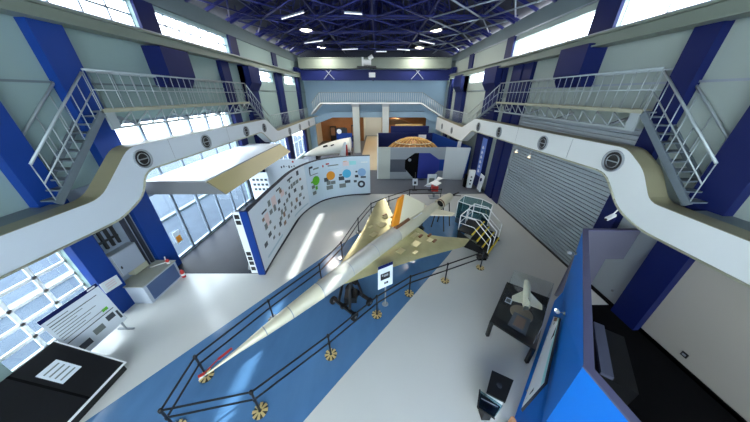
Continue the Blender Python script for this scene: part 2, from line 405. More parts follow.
# ------------------------------------------------------------------ far gallery
t=thing('gallery','railed white gallery across the far wall carried on two columns','gallery',(XM,31.5,6))
part('slab',M_white,t,lambda b:(b.box(-7.15,5.4,30.9,33,6.0,6.17)))
part('soffit_shade_sheet',mat('soffit_shade_grey',(92,108,128),.7),t,lambda b:b.box(-7.1,5.35,30.98,32.98,5.95,6.0))  # dark sheet put under the slab for the shade there
part('ramp',M_white,t,lambda b:b.prism([(-7.15,30.9,6.17),(-7.15,30.9,6.0),(-8.4,30.9,4.8),(-8.4,30.9,4.98)],(0,2.0,0)))
part('ramp',M_white,t,lambda b:b.prism([(5.4,30.9,6.17),(5.4,30.9,6.0),(8.4,30.9,4.3),(8.4,30.9,4.5)],(0,2.0,0)))
part('top_rail',M_rail,t,lambda b:b.path([(-8.3,30.95,6.1),(-7.15,30.95,7.28),(5.4,30.95,7.28),(8.35,30.95,5.6)],.035))
k=0; x=-7.1
while x<5.4:
    part('baluster',M_white,t,lambda b:b.tube((x,30.95,6.15),(x,30.95,7.27),.024,5)); x+=.26
for i in range(5):
    f=i/5; part('baluster',M_white,t,lambda b:b.tube((-7.2-1.1*f,30.95,6.1-1.1*f),(-7.2-1.1*f,30.95,7.2-1.1*f),.024,5))
for i in range(12):
    f=i/12; part('baluster',M_white,t,lambda b:b.tube((5.4+2.9*f,30.95,6.1-1.6*f),(5.4+2.9*f,30.95,7.25-1.65*f),.024,5))
for s,x in (('left',-2.8),('right',.98)):
    t=thing('column','square white column under the far gallery, %s of the pair'%s,'column',(x,31.35,0))
    part('shaft',mat('column_shaded_white',(186,190,184),.6),t,lambda b:b.box(x-.42,x+.42,31.0,31.7,0,5.7))  # white greyed down to hold the shade beneath the gallery
    part('capital',M_grey,t,lambda b:b.box(x-.5,x+.5,30.95,31.75,5.7,6.0))
# duct band below far gallery
b=MB()
b.prism([(-8.5,32.35,3.45),(-6.0,32.35,4.35),(6.2,32.35,4.35),(8.5,32.35,3.25),(8.5,32.35,4.05),(6.2,32.35,5.05),(-6.0,32.35,5.05),(-8.5,32.35,4.35)],(0,.65,0))
tag(b.build('air_duct',M_far),'blue-white air duct crossing the far wall behind the two columns','air duct')


# ------------------------------------------------------------------ side air ducts with round nozzles
def duct(side, xf, top, bot, vents, label, m):
    d=-side                      # direction into the hall
    xb=xf-d*.55
    t=thing('air_duct',label,'air duct',((xf+xb)/2,12,3.4))
    poly=[(xf,y,z) for y,z in top]+[(xf,y,z) for y,z in reversed(bot)]
    part('front_panel',m,t,lambda b:b.prism(poly,(-d*.05,0,0)))
    def ledge(b):
        for (y0,z0),(y1,z1) in zip(top,top[1:]):
            b.hexa([(xf-d*.0,y0,z0),(xb,y0,z0),(xb,y1,z1),(xf-d*.0,y1,z1),(xf,y0,z0+.012),(xb,y0,z0+.012),(xb,y1,z1+.012),(xf,y1,z1+.012)])
    part('top_ledge',M_ledge,t,ledge)
    def under(b):
        for (y0,z0),(y1,z1) in zip(bot,bot[1:]):
            b.hexa([(xf,y0,z0-.012),(xb,y0,z0-.012),(xb,y1,z1-.012),(xf,y1,z1-.012),(xf,y0,z0),(xb,y0,z0),(xb,y1,z1),(xf,y1,z1)])
    part('underside',m,t,under)
    part('bottom_trim',M_deckE,t,lambda b:b.path([(xf+d*.02,y,z) for y,z in bot],.03,6))
    for y in (9.1,12.9): part('panel_seam',M_grey,t,lambda b:b.box(min(xf,xf+d*.004),max(xf,xf+d*.004),y,y+.015,4.72,5.48))
    for y,z,r in vents:
        v=part('nozzle_ring',M_grey,t,lambda b:b.lathe([(0,r*1.08),(.04,r*1.08),(.05,r),(.03,r*.92),(-.0,r*.88)],(xf,y,z),(d,0,0),24,False))
        part('nozzle_throat',M_black,v,lambda b:b.lathe([(.003,r*.9),(.008,r*.9)],(xf,y,z),(d,0,0),20))
        part('nozzle_vane',M_grey,v,lambda b:(b.lathe([(.01,r*.66),(.04,r*.65),(.04,r*.61),(.01,r*.61)],(xf,y,z),(d,0,0),18,False),b.bar((xf+d*.05,y-r*.6,z),(xf+d*.05,y+r*.6,z),.02,.035)))
def arc(pts, n=4, r=.35):
    out=[pts[0]]
    for a,b,c in zip(pts,pts[1:],pts[2:]):
        A,B,Cc=Vector(a),Vector(b),Vector(c); p=B+(A-B).normalized()*r; q=B+(Cc-B).normalized()*r
        for i in range(n+1):
            f=i/n; out.append(tuple(p*(1-f)**2+B*2*f*(1-f)+q*f*f))
    out.append(pts[-1]); return out
XFL, XFR = -8.2, 7.6
duct(-1,XFL,arc([(YB+.05,4.27),(6.12,4.27),(7.55,5.48),(17.75,5.42),(19.4,4.37),(31.5,4.5)]),
     arc([(YB+.05,3.47),(6.3,3.47),(7.25,3.85),(7.72,4.62),(16.7,4.68),(18.1,3.7),(31.5,3.55)]),
     [(7.84,5.02,.3),(11.09,5.02,.3),(14.75,4.98,.3),(17.2,4.9,.28),(22.05,4.0,.3),(25.1,4.0,.3),(28.6,4.0,.3)],
     'blue-white air duct with round nozzles along the left glass wall',M_duct)
duct(1,XFR,arc([(YB+.05,4.33),(5.75,4.33),(6.3,5.1),(7.0,5.55),(19.0,5.35),(21.7,4.4),(31.5,4.5)],r=.25),
     arc([(YB+.05,3.52),(5.6,3.52),(6.4,3.78),(7.3,4.7),(19.2,4.45),(21.2,3.25),(31.5,3.0)]),
     [(7.24,5.1,.32),(10.69,5.03,.3),(14.87,4.92,.3),(18.1,4.85,.3),(24.5,3.75,.3),(28.4,3.7,.3)],
     'white air duct with round nozzles above the roller shutter',M_ductR)

# ------------------------------------------------------------------ catwalks, stairs, low railings
def baluster_row(t, x, y0, z0, y1, z1, n, h=1.08, mid=True):
    part('top_rail',M_rail,t,lambda b:b.tube((x,y0,z0+h),(x,y1,z1+h),.032,7))
    if mid: part('mid_rail',M_rail,t,lambda b:b.tube((x,y0,z0+h*.5),(x,y1,z1+h*.5),.018,6))
    me=None
    for i in range(n+1):
        f=i/n; y=y0+(y1-y0)*f; z=z0+(z1-z0)*f
        if me is None:
            o=part('baluster',M_rail,t,lambda b:b.tube((x,y,z),(x,y,z+h),.013,5)); me=o; base=(y,z)
        else:
            o=me.copy(); C.objects.link(o); o.parent=t; o.location=(0,y-base[0],z-base[1])
def catwalk(side, xi, xw, y0, y1, label):
    t=thing('catwalk',label,'catwalk',((xi+xw)/2,(y0+y1)/2,6.0)); d=-side
    a,c=min(xi,xw),max(xi,xw)
    part('deck',M_tread,t,lambda b:b.box(a,c,y0,y1,6.5,6.55))
    part('deck_edge',M_deckE,t,lambda b:b.box(xi-.03,xi+.03,y0,y1,6.49,6.6))
    part('deck_edge',M_deckE,t,lambda b:b.box(xw-.03,xw+.03,y0,y1,6.49,6.6))
    def truss(b):
        b.bar((xi,y0+.25,6.02),(xi,y1,6.02),.07)
        n=14
        for k in range(n):
            ya=y0+.25+(y1-y0-.25)*k/n; yb=y0+.25+(y1-y0-.25)*(k+1)/n
            b.tube((xi,ya,6.04),(xi,yb,6.48),.022,5); b.tube((xi,ya,6.04),(xi,ya,6.48),.02,5)
    part('side_truss',M_rail,t,truss)
    part('gusset',M_rail,t,lambda b:b.box(xi-.03,xi+.03,y0,y0+.3,5.98,6.5))
    for k in range(4):
        y=y0+1+(y1-y0-2)*k/3; part('bracket',M_grey,t,lambda b:b.bar((xi,y,6.02),(xw-d*.1,y,6.3),.08))
    baluster_row(t,xi,y0,6.6,y1,6.6,26)
    baluster_row(t,xw,y0,6.6,y1,6.6,13)
    return t
def stair(side, xi, xw, ya, za, yb, zb, n, label):    # from low (ya,za) up to (yb,zb)
    t=thing('stair',label,'stairs',((xi+xw)/2,ya,za))
    for x in (xi,xw): part('stringer',M_tread,t,lambda b:b.bar((x,ya,za+.05),(x,yb,zb),.06,.17))
    a,c=min(xi,xw)+.04,max(xi,xw)-.04
    for i in range(n):
        f=(i+.5)/n; y=ya+(yb-ya)*f; z=za+(zb-za)*f
        part('tread',M_tread,t,lambda b:b.box(a,c,y-.13,y+.13,z,z+.04))
    for x,n2 in ((xi,8),(xw,4)): baluster_row(t,x,ya,za+.1,yb,zb+.05,n2,1.05)
    return t
def low_rail(side, x, y0, y1, label):
    t=thing('guard_rail',label,'railing',(x,(y0+y1)/2,4.4)); baluster_row(t,x,y0,4.46,y1,4.5,30,1.05,False)
CL,CR=-8.75,8.05
catwalk(-1,CL,-9.38,7.85,17.0,'steel catwalk with railing high above the glass entrance')
catwalk(1,CR,8.7,7.5,17.0,'steel catwalk with railing high above the roller shutter')
stair(-1,CL,-9.38,5.6,4.3,7.8,6.5,10,'open steel stair by the left wall, dropping toward the viewer')
stair(1,CR,8.7,5.3,4.4,7.45,6.5,10,'open steel stair by the right wall, dropping toward the viewer')
stair(-1,CL,-9.38,19.6,4.4,17.1,6.5,9,'small steel stair at the far end of the left catwalk')
stair(1,CR,8.7,21.6,4.42,17.1,6.5,10,'small steel stair at the far end of the right catwalk')
low_rail(-1,CL,20.0,31.0,'thin white railing on the far part of the left air duct')
low_rail(1,CR,22.0,31.0,'thin white railing on the far part of the right air duct')
# walkway floor on top of ducts (near and far low parts)
b=MB(); b.box(XL,CL+.05,YB,5.7,4.2,4.28); b.box(CR-.05,XR,YB,5.2,4.26,4.34); b.box(XL,CL+.05,19.5,31.5,4.3,4.38); b.box(CR-.05,XR,21.6,31.5,4.34,4.42)
struct('walkway_floor', b, M_tread)

# ------------------------------------------------------------------ roller shutter
t=thing('roller_shutter','wide grey horizontal-slat roller shutter closed on the right wall','roller shutter',(XR-.1,11.2,0))
def slats(b):
    n=37
    b.box(XR-.04,XR-.02,7.7,14.65,.1,6.0)
    for i in range(n):
        z=.1+i*.159
        b.prism([(XR-.04,7.7,z),(XR-.07,7.7,z),(XR-.12,7.7,z+.015),(XR-.1,7.7,z+.12),(XR-.04,7.7,z+.125)],(0,6.95,0))
part('curtain',M_shut,t,slats)
part('bottom_bar',M_black,t,lambda b:b.box(XR-.13,XR-.02,7.7,14.65,.0,.1))
for y in (7.62,14.6): part('guide_rail',M_grey,t,lambda b:b.box(XR-.16,XR-.01,y,y+.1,0,6.0))

# ------------------------------------------------------------------ entrance canopy and doors
t=thing('entrance_canopy','white flat canopy with tan sloping fascia over the glass entrance','canopy',(-8.3,12.6,3.4))
part('roof_panel',mat('canopy_white',(240,244,248),.35),t,lambda b:b.prism([(XL,8.7,3.86),(-6.97,8.7,3.86),(-7.0,16.6,3.86),(XL,16.6,3.86)],(0,0,.04)))
part('front_fascia',mat('fascia_grey',(112,114,116),.5),t,lambda b:b.hexa([(XL,8.45,3.42),(-6.15,8.45,3.42),(-6.97,8.72,3.42),(XL,8.72,3.42),(XL,8.66,3.9),(-6.97,8.66,3.9),(-6.97,8.72,3.9),(XL,8.72,3.9)]))
part('side_fascia',mat('canopy_tan',(190,178,124),.45),t,lambda b:b.hexa([(-6.15,8.45,3.42),(-6.97,8.5,3.42),(-7.05,16.6,3.42),(-6.2,16.2,3.42),(-6.97,8.66,3.9),(-7.02,8.66,3.9),(-7.05,16.6,3.9),(-7.0,16.6,3.9)]))
part('edge_trim',M_grey,t,lambda b:b.path([(XL,8.64,3.9),(-6.96,8.64,3.9),(-6.99,16.6,3.9)],.03,6))
part('soffit',M_white,t,lambda b:b.box(XL,-6.9,8.72,16.5,3.4,3.42))
t=thing('push_sign','small white notice with orange mark on the entrance glass near the blue pilaster','notice',(XL+.02,9.0,.9))
part('sheet',M_board,t,lambda b:b.box(XL+.0,XL+.02,8.75,9.1,.75,1.35)); part('mark',M_orange,t,lambda b:b.box(XL+.02,XL+.024,8.8,9.05,.8,1.1))
t=thing('lettered_sign','pale wall panel with small dark writing beyond the entrance canopy','sign',(-8.4,17.2,0))
part('panel',M_board,t,lambda b:b.box(-8.9,-5.4,17.3,17.4,0,2.6))
part('lettering',M_ink,t,lambda b:[b.box(-7.6+k*.2,-7.5+k*.2,17.29,17.3,1.9+.06*(k%3),2.05+.06*(k%2)) for k in range(6)])
part('dot',M_red,t,lambda b:b.lathe([(0,.08),(.01,.08)],(-6.6,17.295,2.4),(0,1,0),10))
for x in (-8.7,-5.6): part('foot',M_grey,t,lambda b:b.box(x-.05,x+.05,17.15,17.55,0,.06))
# exhibition stand poster beyond the entrance, left of the blue column
t=thing('poster_stand','white poster stand with small dark pictures behind the curved wall','poster stand',(-8.2,14.9,0))
part('panel',M_board,t,lambda b:b.box(-8.9,-7.6,14.9,14.96,.3,2.3))
[part('printed_picture',M_pic1,t,lambda b:b.box(-8.7+.28*(k%4),-8.52+.28*(k%4),14.89,14.9,1.0+.35*(k//4),1.16+.35*(k//4))) for k in range(12)]
for x in (-8.7,-7.8): part('foot',M_black,t,lambda b:(b.box(x-.03,x+.03,14.7,15.2,0,.04),b.box(x-.03,x+.03,14.91,14.95,.04,.3)))

# ------------------------------------------------------------------ curved exhibition wall
pts=[(-4.95,7.6),(-5.0,9),(-5.03,10.7),(-5.02,12.6),(-4.62,14.25),(-3.8,15.5),(-2.27,16.25),(-.6,16.52)]
def catmull(p, n=8):
    out=[]
    q=[tuple(2*Vector(p[0])-Vector(p[1]))]+p+[tuple(2*Vector(p[-1])-Vector(p[-2]))]
    for a,b_,c,d in zip(q,q[1:],q[2:],q[3:]):
        A,B,Cc,D=Vector(a),Vector(b_),Vector(c),Vector(d)
        for i in range(n):
            f=i/n; out.append(.5*((2*B)+(Cc-A)*f+(2*A-5*B+4*Cc-D)*f*f+(3*B-A-3*Cc+D)*f**3))
    out.append(Vector(p[-1])); return out
cur=catmull(pts); cum=[0]
for a,c in zip(cur,cur[1:]): cum.append(cum[-1]+(c-a).length)
ULEN=cum[-1]
def wallp(u, off):      # point on the wall face at arc length u, pushed off towards the hall
    u=max(0,min(ULEN-1e-4,u)); i=max(k for k in range(len(cum)-1) if cum[k]<=u)
    f=(u-cum[i])/(cum[i+1]-cum[i]); p=cur[i].lerp(cur[i+1],f); d=(cur[i+1]-cur[i]).normalized()
    return p+Vector((d.y,-d.x))*off
def band(b, u0, u1, z0, z1, o0, o1, step=.25):
    n=max(1,int((u1-u0)/step)); 
    for k in range(n):
        a,c=u0+(u1-u0)*k/n,u0+(u1-u0)*(k+1)/n
        q=[wallp(a,o0),wallp(c,o0),wallp(c,o1),wallp(a,o1)]
        b.hexa([(p.x,p.y,z0) for p in q]+[(p.x,p.y,z1) for p in q])
HW=3.05
t=thing('exhibit_wall','tall curved white exhibition wall covered in photos and coloured circles','exhibition wall',(-4.9,11,0))
part('left_panel',M_board,t,lambda b:band(b,0,6.5,.1,HW,-.12,0))
part('right_panel',mat('poster_blue_white',(196,212,222),.45),t,lambda b:band(b,6.52,ULEN,.1,HW,-.12,0))
part('plinth',M_ink,t,lambda b:band(b,0,ULEN,0,.1,-.14,.015))
part('top_cap',M_ink,t,lambda b:band(b,0,ULEN,HW,HW+.05,-.14,.02))
part('blue_end_post',M_royal,t,lambda b:b.box(-5.22,-4.93,7.52,7.6,0,HW+.05))
def back_frame(b):
    for u in (.3,1.5,3,4.5,6,8,10):
        p=wallp(u,-.16); q=wallp(u,-.85)
        b.bar((p.x,p.y,.04),(p.x,p.y,HW),.08); b.bar((q.x,q.y,.03),(p.x,p.y,2.4),.06); b.bar((p.x,p.y,.03),(q.x,q.y,.03),.08,.05)
part('back_frame',M_grey,t,back_frame)
part('end_brace',M_white,t,lambda b:(b.box(-5.55,-5.25,7.6,7.66,.03,HW),))
part('brace_slot',M_black,t,lambda b:[b.box(-5.5,-5.32,7.585,7.6,z,z+.18) for z in (.2,.5,.75,1.0,2.5,2.75)])
cw=(.0,.012)
def rect(b,u,z,w_,h_,k,o=.008): b.use(k); band(b,u-w_/2,u+w_/2,z-h_/2,z+h_/2,0,o,.3)
GM=[M_pic1,M_pic2,M_pic3,M_pic4,M_ink,M_pink,M_green,M_porng,M_pblue,M_pgrey,M_cyan,M_white,M_red]
def photos(b):
    L=[(4.45,2.3),(4.8,2.27),(5.14,2.3),(5.89,2.32),(5.94,1.73),(5.1,1.89),(3.86,2.22),(4.25,1.91),(5.62,1.37),(5.95,1.02),(5.1,1.26),(3.83,1.8),(3.37,1.77),(4.36,1.33),(2.84,2.19),(2.24,2.21),(1.8,2.57),(3.23,2.61),(4.62,2.63),(5.69,2.78),(4.77,.9),(2.65,1.84),(2.25,2.1),(1.8,2.13),(.97,2.17),(1.06,1.78),(1.21,1.27),(1.79,1.28),(2.45,1.11),(2.65,1.3),(2.1,.7),(3.11,1.31),(3.63,.91),(4.12,.96),(3.39,1.5),(.67,1.08),(1.5,1.75),(2.9,1.55),(3.0,.85),(1.5,.9),(5.4,.85),(5.5,2.3)]
    for i,(u,z) in enumerate(L):
        rect(b,u,z,.2+.1*((i*7)%3)/2,.15+.06*((i*5)%3),(0,1,1,2,1,0,1)[i%7])
    for u,z,w_,h_ in ((2.3,2.45,.5,.5),(1.3,2.0,.4,.6),(3.4,2.4,.5,.3)): rect(b,u,z,w_,h_,5,.005)
    for u0 in (.5,4.4): rect(b,u0+1,.45,1.9,.1,3)
    rect(b,4.7,2.75,.7,.09,4); rect(b,1.2,2.45,.5,.08,4); rect(b,3.0,2.78,.5,.07,4)
ph=MB(); photos(ph); tag(ph.build('photo_prints',GM,t),'rows of small dark and brown photos')
def disc(b,u,z,r,k,inner=0):
    b.use(k); n=20; o=[]
    for i in range(n):
        p=wallp(u+r*math.cos(2*PI*i/n),.012); o.append((p.x,p.y,z+r*math.sin(2*PI*i/n)))
    if not inner: b.add(o,[tuple(range(n))])
    else:
        q=[]
        for i in range(n):
            p=wallp(u+inner*math.cos(2*PI*i/n),.013); q.append((p.x,p.y,z+inner*math.sin(2*PI*i/n)))
        b.add(o+q,[(i,(i+1)%n,n+(i+1)%n,n+i) for i in range(n)])
g=MB()
disc(g,7.42,1.72,.33,6); disc(g,8.66,1.8,.33,7); disc(g,9.87,1.8,.33,8); disc(g,11.0,1.84,.31,9)
for u,z,w_,h_,k in ((7.05,1.72,.22,.12,6),(7.1,1.36,.3,.22,1),(7.4,1.2,.2,.25,6),(7.15,.9,.35,.25,1),(8.3,1.56,.35,.3,0),(8.45,1.28,.3,.3,1),(8.8,1.25,.35,.25,1),(8.5,.92,.5,.3,1),
    (9.45,1.48,.42,.3,0),(9.9,1.18,.42,.22,0),(9.5,.9,.5,.32,1),(10.6,1.55,.26,.2,4),(11.1,1.46,.4,.14,0),(10.48,1.15,.22,.18,0),(9.4,1.75,.2,.1,4),(10.6,1.9,.15,.12,4)): rect(g,u,z,w_,h_,k)
disc(g,10.94,.9,.29,4,.14)
rect(g,6.95,2.5,.09,.5,4); rect(g,7.1,2.72,.35,.14,4); rect(g,7.55,2.55,.5,.1,1); rect(g,8.15,2.58,.1,.16,12); rect(g,8.5,2.68,.25,.1,12); rect(g,8.9,2.53,.8,.08,1)
rect(g,9.85,2.55,.45,.32,5); rect(g,9.8,2.68,.25,.14,7); rect(g,10.35,2.58,.5,.28,10); rect(g,11.2,2.6,.5,.08,11); rect(g,7.3,2.2,.8,.05,1); rect(g,8.9,2.25,.8,.05,3)
tag(g.build('circle_prints',GM,t),'green, orange, blue and grey-blue circles with photos below')

# ------------------------------------------------------------------ supersonic test aircraft on its cradles
NX,NY,AZ=-3.68,2.68,1.7
AX=Vector((.632,.775,0)); AT=Vector((.775,-.632,0))
def S(s,t_,z): p=Vector((NX,NY,0))+AX*s+AT*t_; return (p.x,p.y,z)
t=thing('test_aircraft','long slim delta-winged supersonic test aircraft in dull gold and silver','aircraft',S(6,0,0))
prof=[(0,.012),(.3,.03),(.7,.06),(1.3,.13),(2.0,.19),(3.0,.26),(4.2,.31),(5.5,.335),(7.0,.345),(8.6,.33),(9.6,.28),(10.4,.22),(10.7,.19)]
def fus(a,c): return [(s,r) for s,r in prof if a<=s<=c]
part('nose_section',M_fus,t,lambda b:b.lathe(fus(0,3),(NX,NY,AZ),AX,20))
part('mid_fuselage',M_fus2,t,lambda b:b.lathe(fus(3,7),(NX,NY,AZ),AX,24))
part('rear_fuselage',M_fus,t,lambda b:b.lathe(fus(7,10.7),(NX,NY,AZ),AX,24))
part('pitot_probe',M_chrome,t,lambda b:b.tube(S(-.12,0,AZ),S(.1,0,AZ),.012,6))
for s in (1.3,2.0,3.0,3.6,4.2,5.5):
    r=[b_ for b_ in prof if b_[0]<=s][-1][1]+(.02 if s==3.6 else 0)
    part('joint_ring',M_grey,t,lambda b:b.lathe([(s-.012,r+.004),(s+.012,r+.006)],(NX,NY,AZ),AX,20,False))
def wing(sg):
    st=[(.2,3.6,8.4,.13),(.5,4.35,8.35,.12),(.95,5.5,8.25,.1),(1.45,6.7,8.6,.075),(1.9,7.6,9.0,.05),(2.42,8.65,9.4,.03)]
    prf=[(0,0),(.1,.6),(.35,1),(.7,.6),(1,0)]
    b=MB(); rows=[]
    for (tt,le,te,th) in st:
        up=[S(le+(te-le)*f,sg*tt,AZ-.12-sg*tt*.13+th*h*.6) for f,h in prf]; dn=[S(le+(te-le)*f,sg*tt,AZ-.12-sg*tt*.13-th*h*.4) for f,h in prf[1:-1]]
        rows.append(up+dn[::-1])
    n=len(rows[0]); vs=[p for r in rows for p in r]
    fs=[(k*n+i,k*n+(i+1)%n,(k+1)*n+(i+1)%n,(k+1)*n+i) for k in range(len(rows)-1) for i in range(n)]
    b.add(vs,fs,True); b.add(rows[0],[tuple(range(n))]); b.add(rows[-1],[tuple(range(n))])
    o=b.build('wing',M_wing,t)
    # access panels and actuator fairings
    def pan(b):
        for s,tt,w_,l in ((6.2,.7,.25,.35),(7.0,.9,.3,.4),(7.7,1.2,.2,.3),(6.6,1.15,.12,.25),(7.4,.55,.2,.5)):
            b.bar(S(s,sg*tt,AZ-.045-sg*tt*.13),S(s+l,sg*tt,AZ-.05-sg*tt*.13),w_,.02)
    part('access_panel',mat('panel_tan',(196,186,140),.35,metal=.3),o,pan)
    for s,tt in ((8.0,1.35),(8.2,1.0),(7.85,.75)): part('flap_fairing',M_brown,o,lambda b:b.bar(S(s-.12,sg*tt,AZ-.08-sg*tt*.13),S(s+.12,sg*tt,AZ-.08-sg*tt*.13),.09,.05))
wing(1); wing(-1)
fin=part('tail_fin',M_cream,t,lambda b:b.prism([S(7.1,-.025,1.95),S(7.45,-.025,3.38),S(7.6,-.025,3.38),S(9.4,-.025,2.3),S(9.3,-.025,1.9)],AT*.05))
part('orange_leading_edge',M_orange,fin,lambda b:b.prism([S(6.7,-.045,2.25),S(7.08,-.045,3.32),S(7.46,-.045,3.4),S(7.18,-.045,2.15)],AT*.09))
part('fin_fairing',M_brown,t,lambda b:b.hexa([S(6.9,-.12,1.9),S(6.9,.12,1.9),S(8.1,.12,1.9),S(8.1,-.12,1.9),S(7.0,-.07,2.16),S(7.0,.07,2.16),S(7.9,.07,2.16),S(7.9,-.07,2.16)]))
part('access_hatch',M_white,t,lambda b:b.bar(S(8.2,.0,2.0),S(9.0,0,1.985),.3,.03))
for sg in (1,-1):
    part('tailplane',M_cream,t,lambda b:b.prism([S(9.5,sg*.2,AZ-.05),S(10.2,sg*1.15,AZ-.05),S(10.55,sg*1.15,AZ-.05),S(10.4,sg*.18,AZ-.05)],(0,0,.05)))
t2=thing('warning_ribbon','red warning ribbon hung on the pointed nose of the aircraft','ribbon',S(.35,0,AZ))
part('tag',M_red,t2,lambda b:(b.bar(S(-.1,-.05,AZ+.03),S(.02,-.03,AZ+.02),.06,.02),b.bar(S(.3,-.12,AZ+.03),S(.6,-.14,AZ+.04),.06,.015),b.bar(S(.0,-.03,AZ+.03),S(.32,-.12,AZ+.04),.02,.015)))
# hollow tail section behind the aircraft
t2=thing('tail_section','tan hollow cylindrical tail section on a black stand behind the aircraft','aircraft tail section',S(11.7,.15,0))
part('shell',M_cream,t2,lambda b:b.lathe([(10.95,.24),(10.9,.28),(11.9,.27),(12.4,.2),(12.5,.14),(12.4,.1),(11.5,.2),(10.95,.24)],S(0,.1,AZ),AX,20,False))
part('dark_core',M_black,t2,lambda b:b.lathe([(11.2,.21),(12.3,.1)],S(0,.1,AZ),AX,14))
part('rim_band',M_brown,t2,lambda b:b.lathe([(10.93,.285),(11.05,.29)],S(0,.1,AZ),AX,20,False))
for s in (11.2,12.0):
    for q in (-.3,.5): part('leg',M_black,t2,lambda b:b.bar(S(s,.1+(.16 if q>0 else -.16),AZ-.2),S(s,q,0),.05))
part('rear_rod',M_black,t2,lambda b:(b.tube(S(12.3,.1,AZ),S(13.3,.25,AZ),.05,8),b.tube(S(12.7,-.1,AZ-.1),S(13.1,.5,AZ-.1),.03,6)))
# cradles
def cradle(s, label, r):
    t=thing('support_cradle',label,'aircraft cradle',S(s,0,0)); r+=.07
    part('saddle',M_black,t,lambda b:(b.bar(S(s-.25,0,AZ-r-.02),S(s+.25,0,AZ-r-.02),.3,.08),b.bar(S(s,-.35,AZ-r-.12),S(s,.35,AZ-r-.12),.12,.1)))
    part('frame',M_black,t,lambda b:(b.bar(S(s-.5,0,.25),S(s+.5,0,.25),.12,.1),b.bar(S(s-.4,-.5,.25),S(s-.4,.5,.25),.1),b.bar(S(s+.4,-.5,.25),S(s+.4,.5,.25),.1),b.box(*[v for v in (S(s,0,0)[0]-.22,S(s,0,0)[0]+.22,S(s,0,0)[1]-.22,S(s,0,0)[1]+.22)],.3,.55)))
    for q in (-.28,.28):
        for k in (-.35,.35): part('leg',M_black,t,lambda b:b.bar(S(s+k,q,.28),S(s+k*.4,q*.6,AZ-r-.1),.08))
    for q in (-.55,.55):
        for k in (-.4,.4):
            o=part('wheel',M_rubber,t,lambda b:b.lathe([(q-.06,.12),(q-.05,.15),(q+.05,.15),(q+.06,.12)],S(s+k,0,.155),AT,16))
            part('hub',M_chrome,o,lambda b:b.lathe([(q-.07,.05),(q+.07,.05)],S(s+k,0,.155),AT,10))
cradle(4.25,'black wheeled cradle under the front fuselage of the aircraft',.25)
cradle(8.9,'black wheeled cradle under the tail of the aircraft',.3)

# ------------------------------------------------------------------ stanchion barrier
def stanchion(x,y,label,nxt=None,base=M_brass):
    t=thing('stanchion',label,'barrier post',(x,y,0),'barrier posts around the aircraft')
    o=part('base',mat('base_dark',(70,62,44),.4,metal=.4),t,lambda b:b.lathe([(0,.17),(.02,.17),(.035,.15),(.05,.03)],(x,y,.004),(0,0,1),24))
    def spk(b):
        for i in range(8):
            a=2*PI*i/8+.2; c,s_=math.cos(a),math.sin(a); e=.2
            b.hexa([(x+c*.04-s_*.02,y+s_*.04+c*.02,.04),(x+c*.04+s_*.02,y+s_*.04-c*.02,.04),(x+c*.18+s_*.035,y+s_*.18-c*.035,.035),(x+c*.18-s_*.035,y+s_*.18+c*.035,.035),
                    (x+c*.04-s_*.02,y+s_*.04+c*.02,.058),(x+c*.04+s_*.02,y+s_*.04-c*.02,.058),(x+c*.18+s_*.035,y+s_*.18-c*.035,.05),(x+c*.18-s_*.035,y+s_*.18+c*.035,.05)])
    part('base_spokes',base,o,spk)
    part('post',mat('post_dark',(46,50,58),.35,metal=.5),t,lambda b:b.tube((x,y,.05),(x,y,.95),.028,10))
    part('cap',M_black,t,lambda b:b.lathe([(0,.045),(.07,.045),(.09,.03)],(x,y,.88),(0,0,1),12)); part('collar',M_black,t,lambda b:b.lathe([(0,.04),(.07,.04)],(x,y,.56),(0,0,1),12))
    if nxt:
        for z in (.92,.6): part('belt',M_black,t,lambda b:b.bar((x,y,z),(*nxt,z),.02,.055))
R=[(-4.71,2.38),(-2.92,2.72),(-1.42,4.09),(-.04,5.49),(1.23,6.45),(2.83,7.15),(4.64,7.96)]
LFT=[(-4.78,3.51),(-3.65,5.32),(-2.37,7.12),(-1.71,8.65),(-1.11,10.94),(-.44,12.89),(.74,14.0),(2.3,15.2),(4.6,15.3)]
rl=['at the front corner, nearest the viewer on the left','second on the near side, right of the front corner','third on the near side, in front of the blue floor reflection','fourth on the near side, left of the white sign','fifth on the near side, right of the white sign','sixth on the near side, before the wing tip','last on the near side, beside the yellow-edged steps']
ll=['beside the pointed aircraft nose','second on the far side from the nose','third on the far side from the nose','fourth on the far side, by the wing root','fifth on the far side, along the far wing','sixth on the far side, near the far wing tip','seventh on the far side, behind the tail fin','behind the tail fin before the dark carpet','behind the tail section at the far corner']
for i,p in enumerate(R): stanchion(*p,'belted dark post '+rl[i],R[i+1] if i+1<len(R) else None)
for i,p in enumerate(LFT): stanchion(*p,'belted dark post '+ll[i],LFT[i+1] if i+1<len(LFT) else None, M_brass if i==0 else M_chrome)
t=thing('corner_belt','short pair of black belts closing the barrier beside the aircraft nose','barrier belt',(*R[0],.6))
for z in (.92,.6): part('belt',M_black,t,lambda b:b.bar((*R[0],z),(*LFT[0],z),.02,.055))

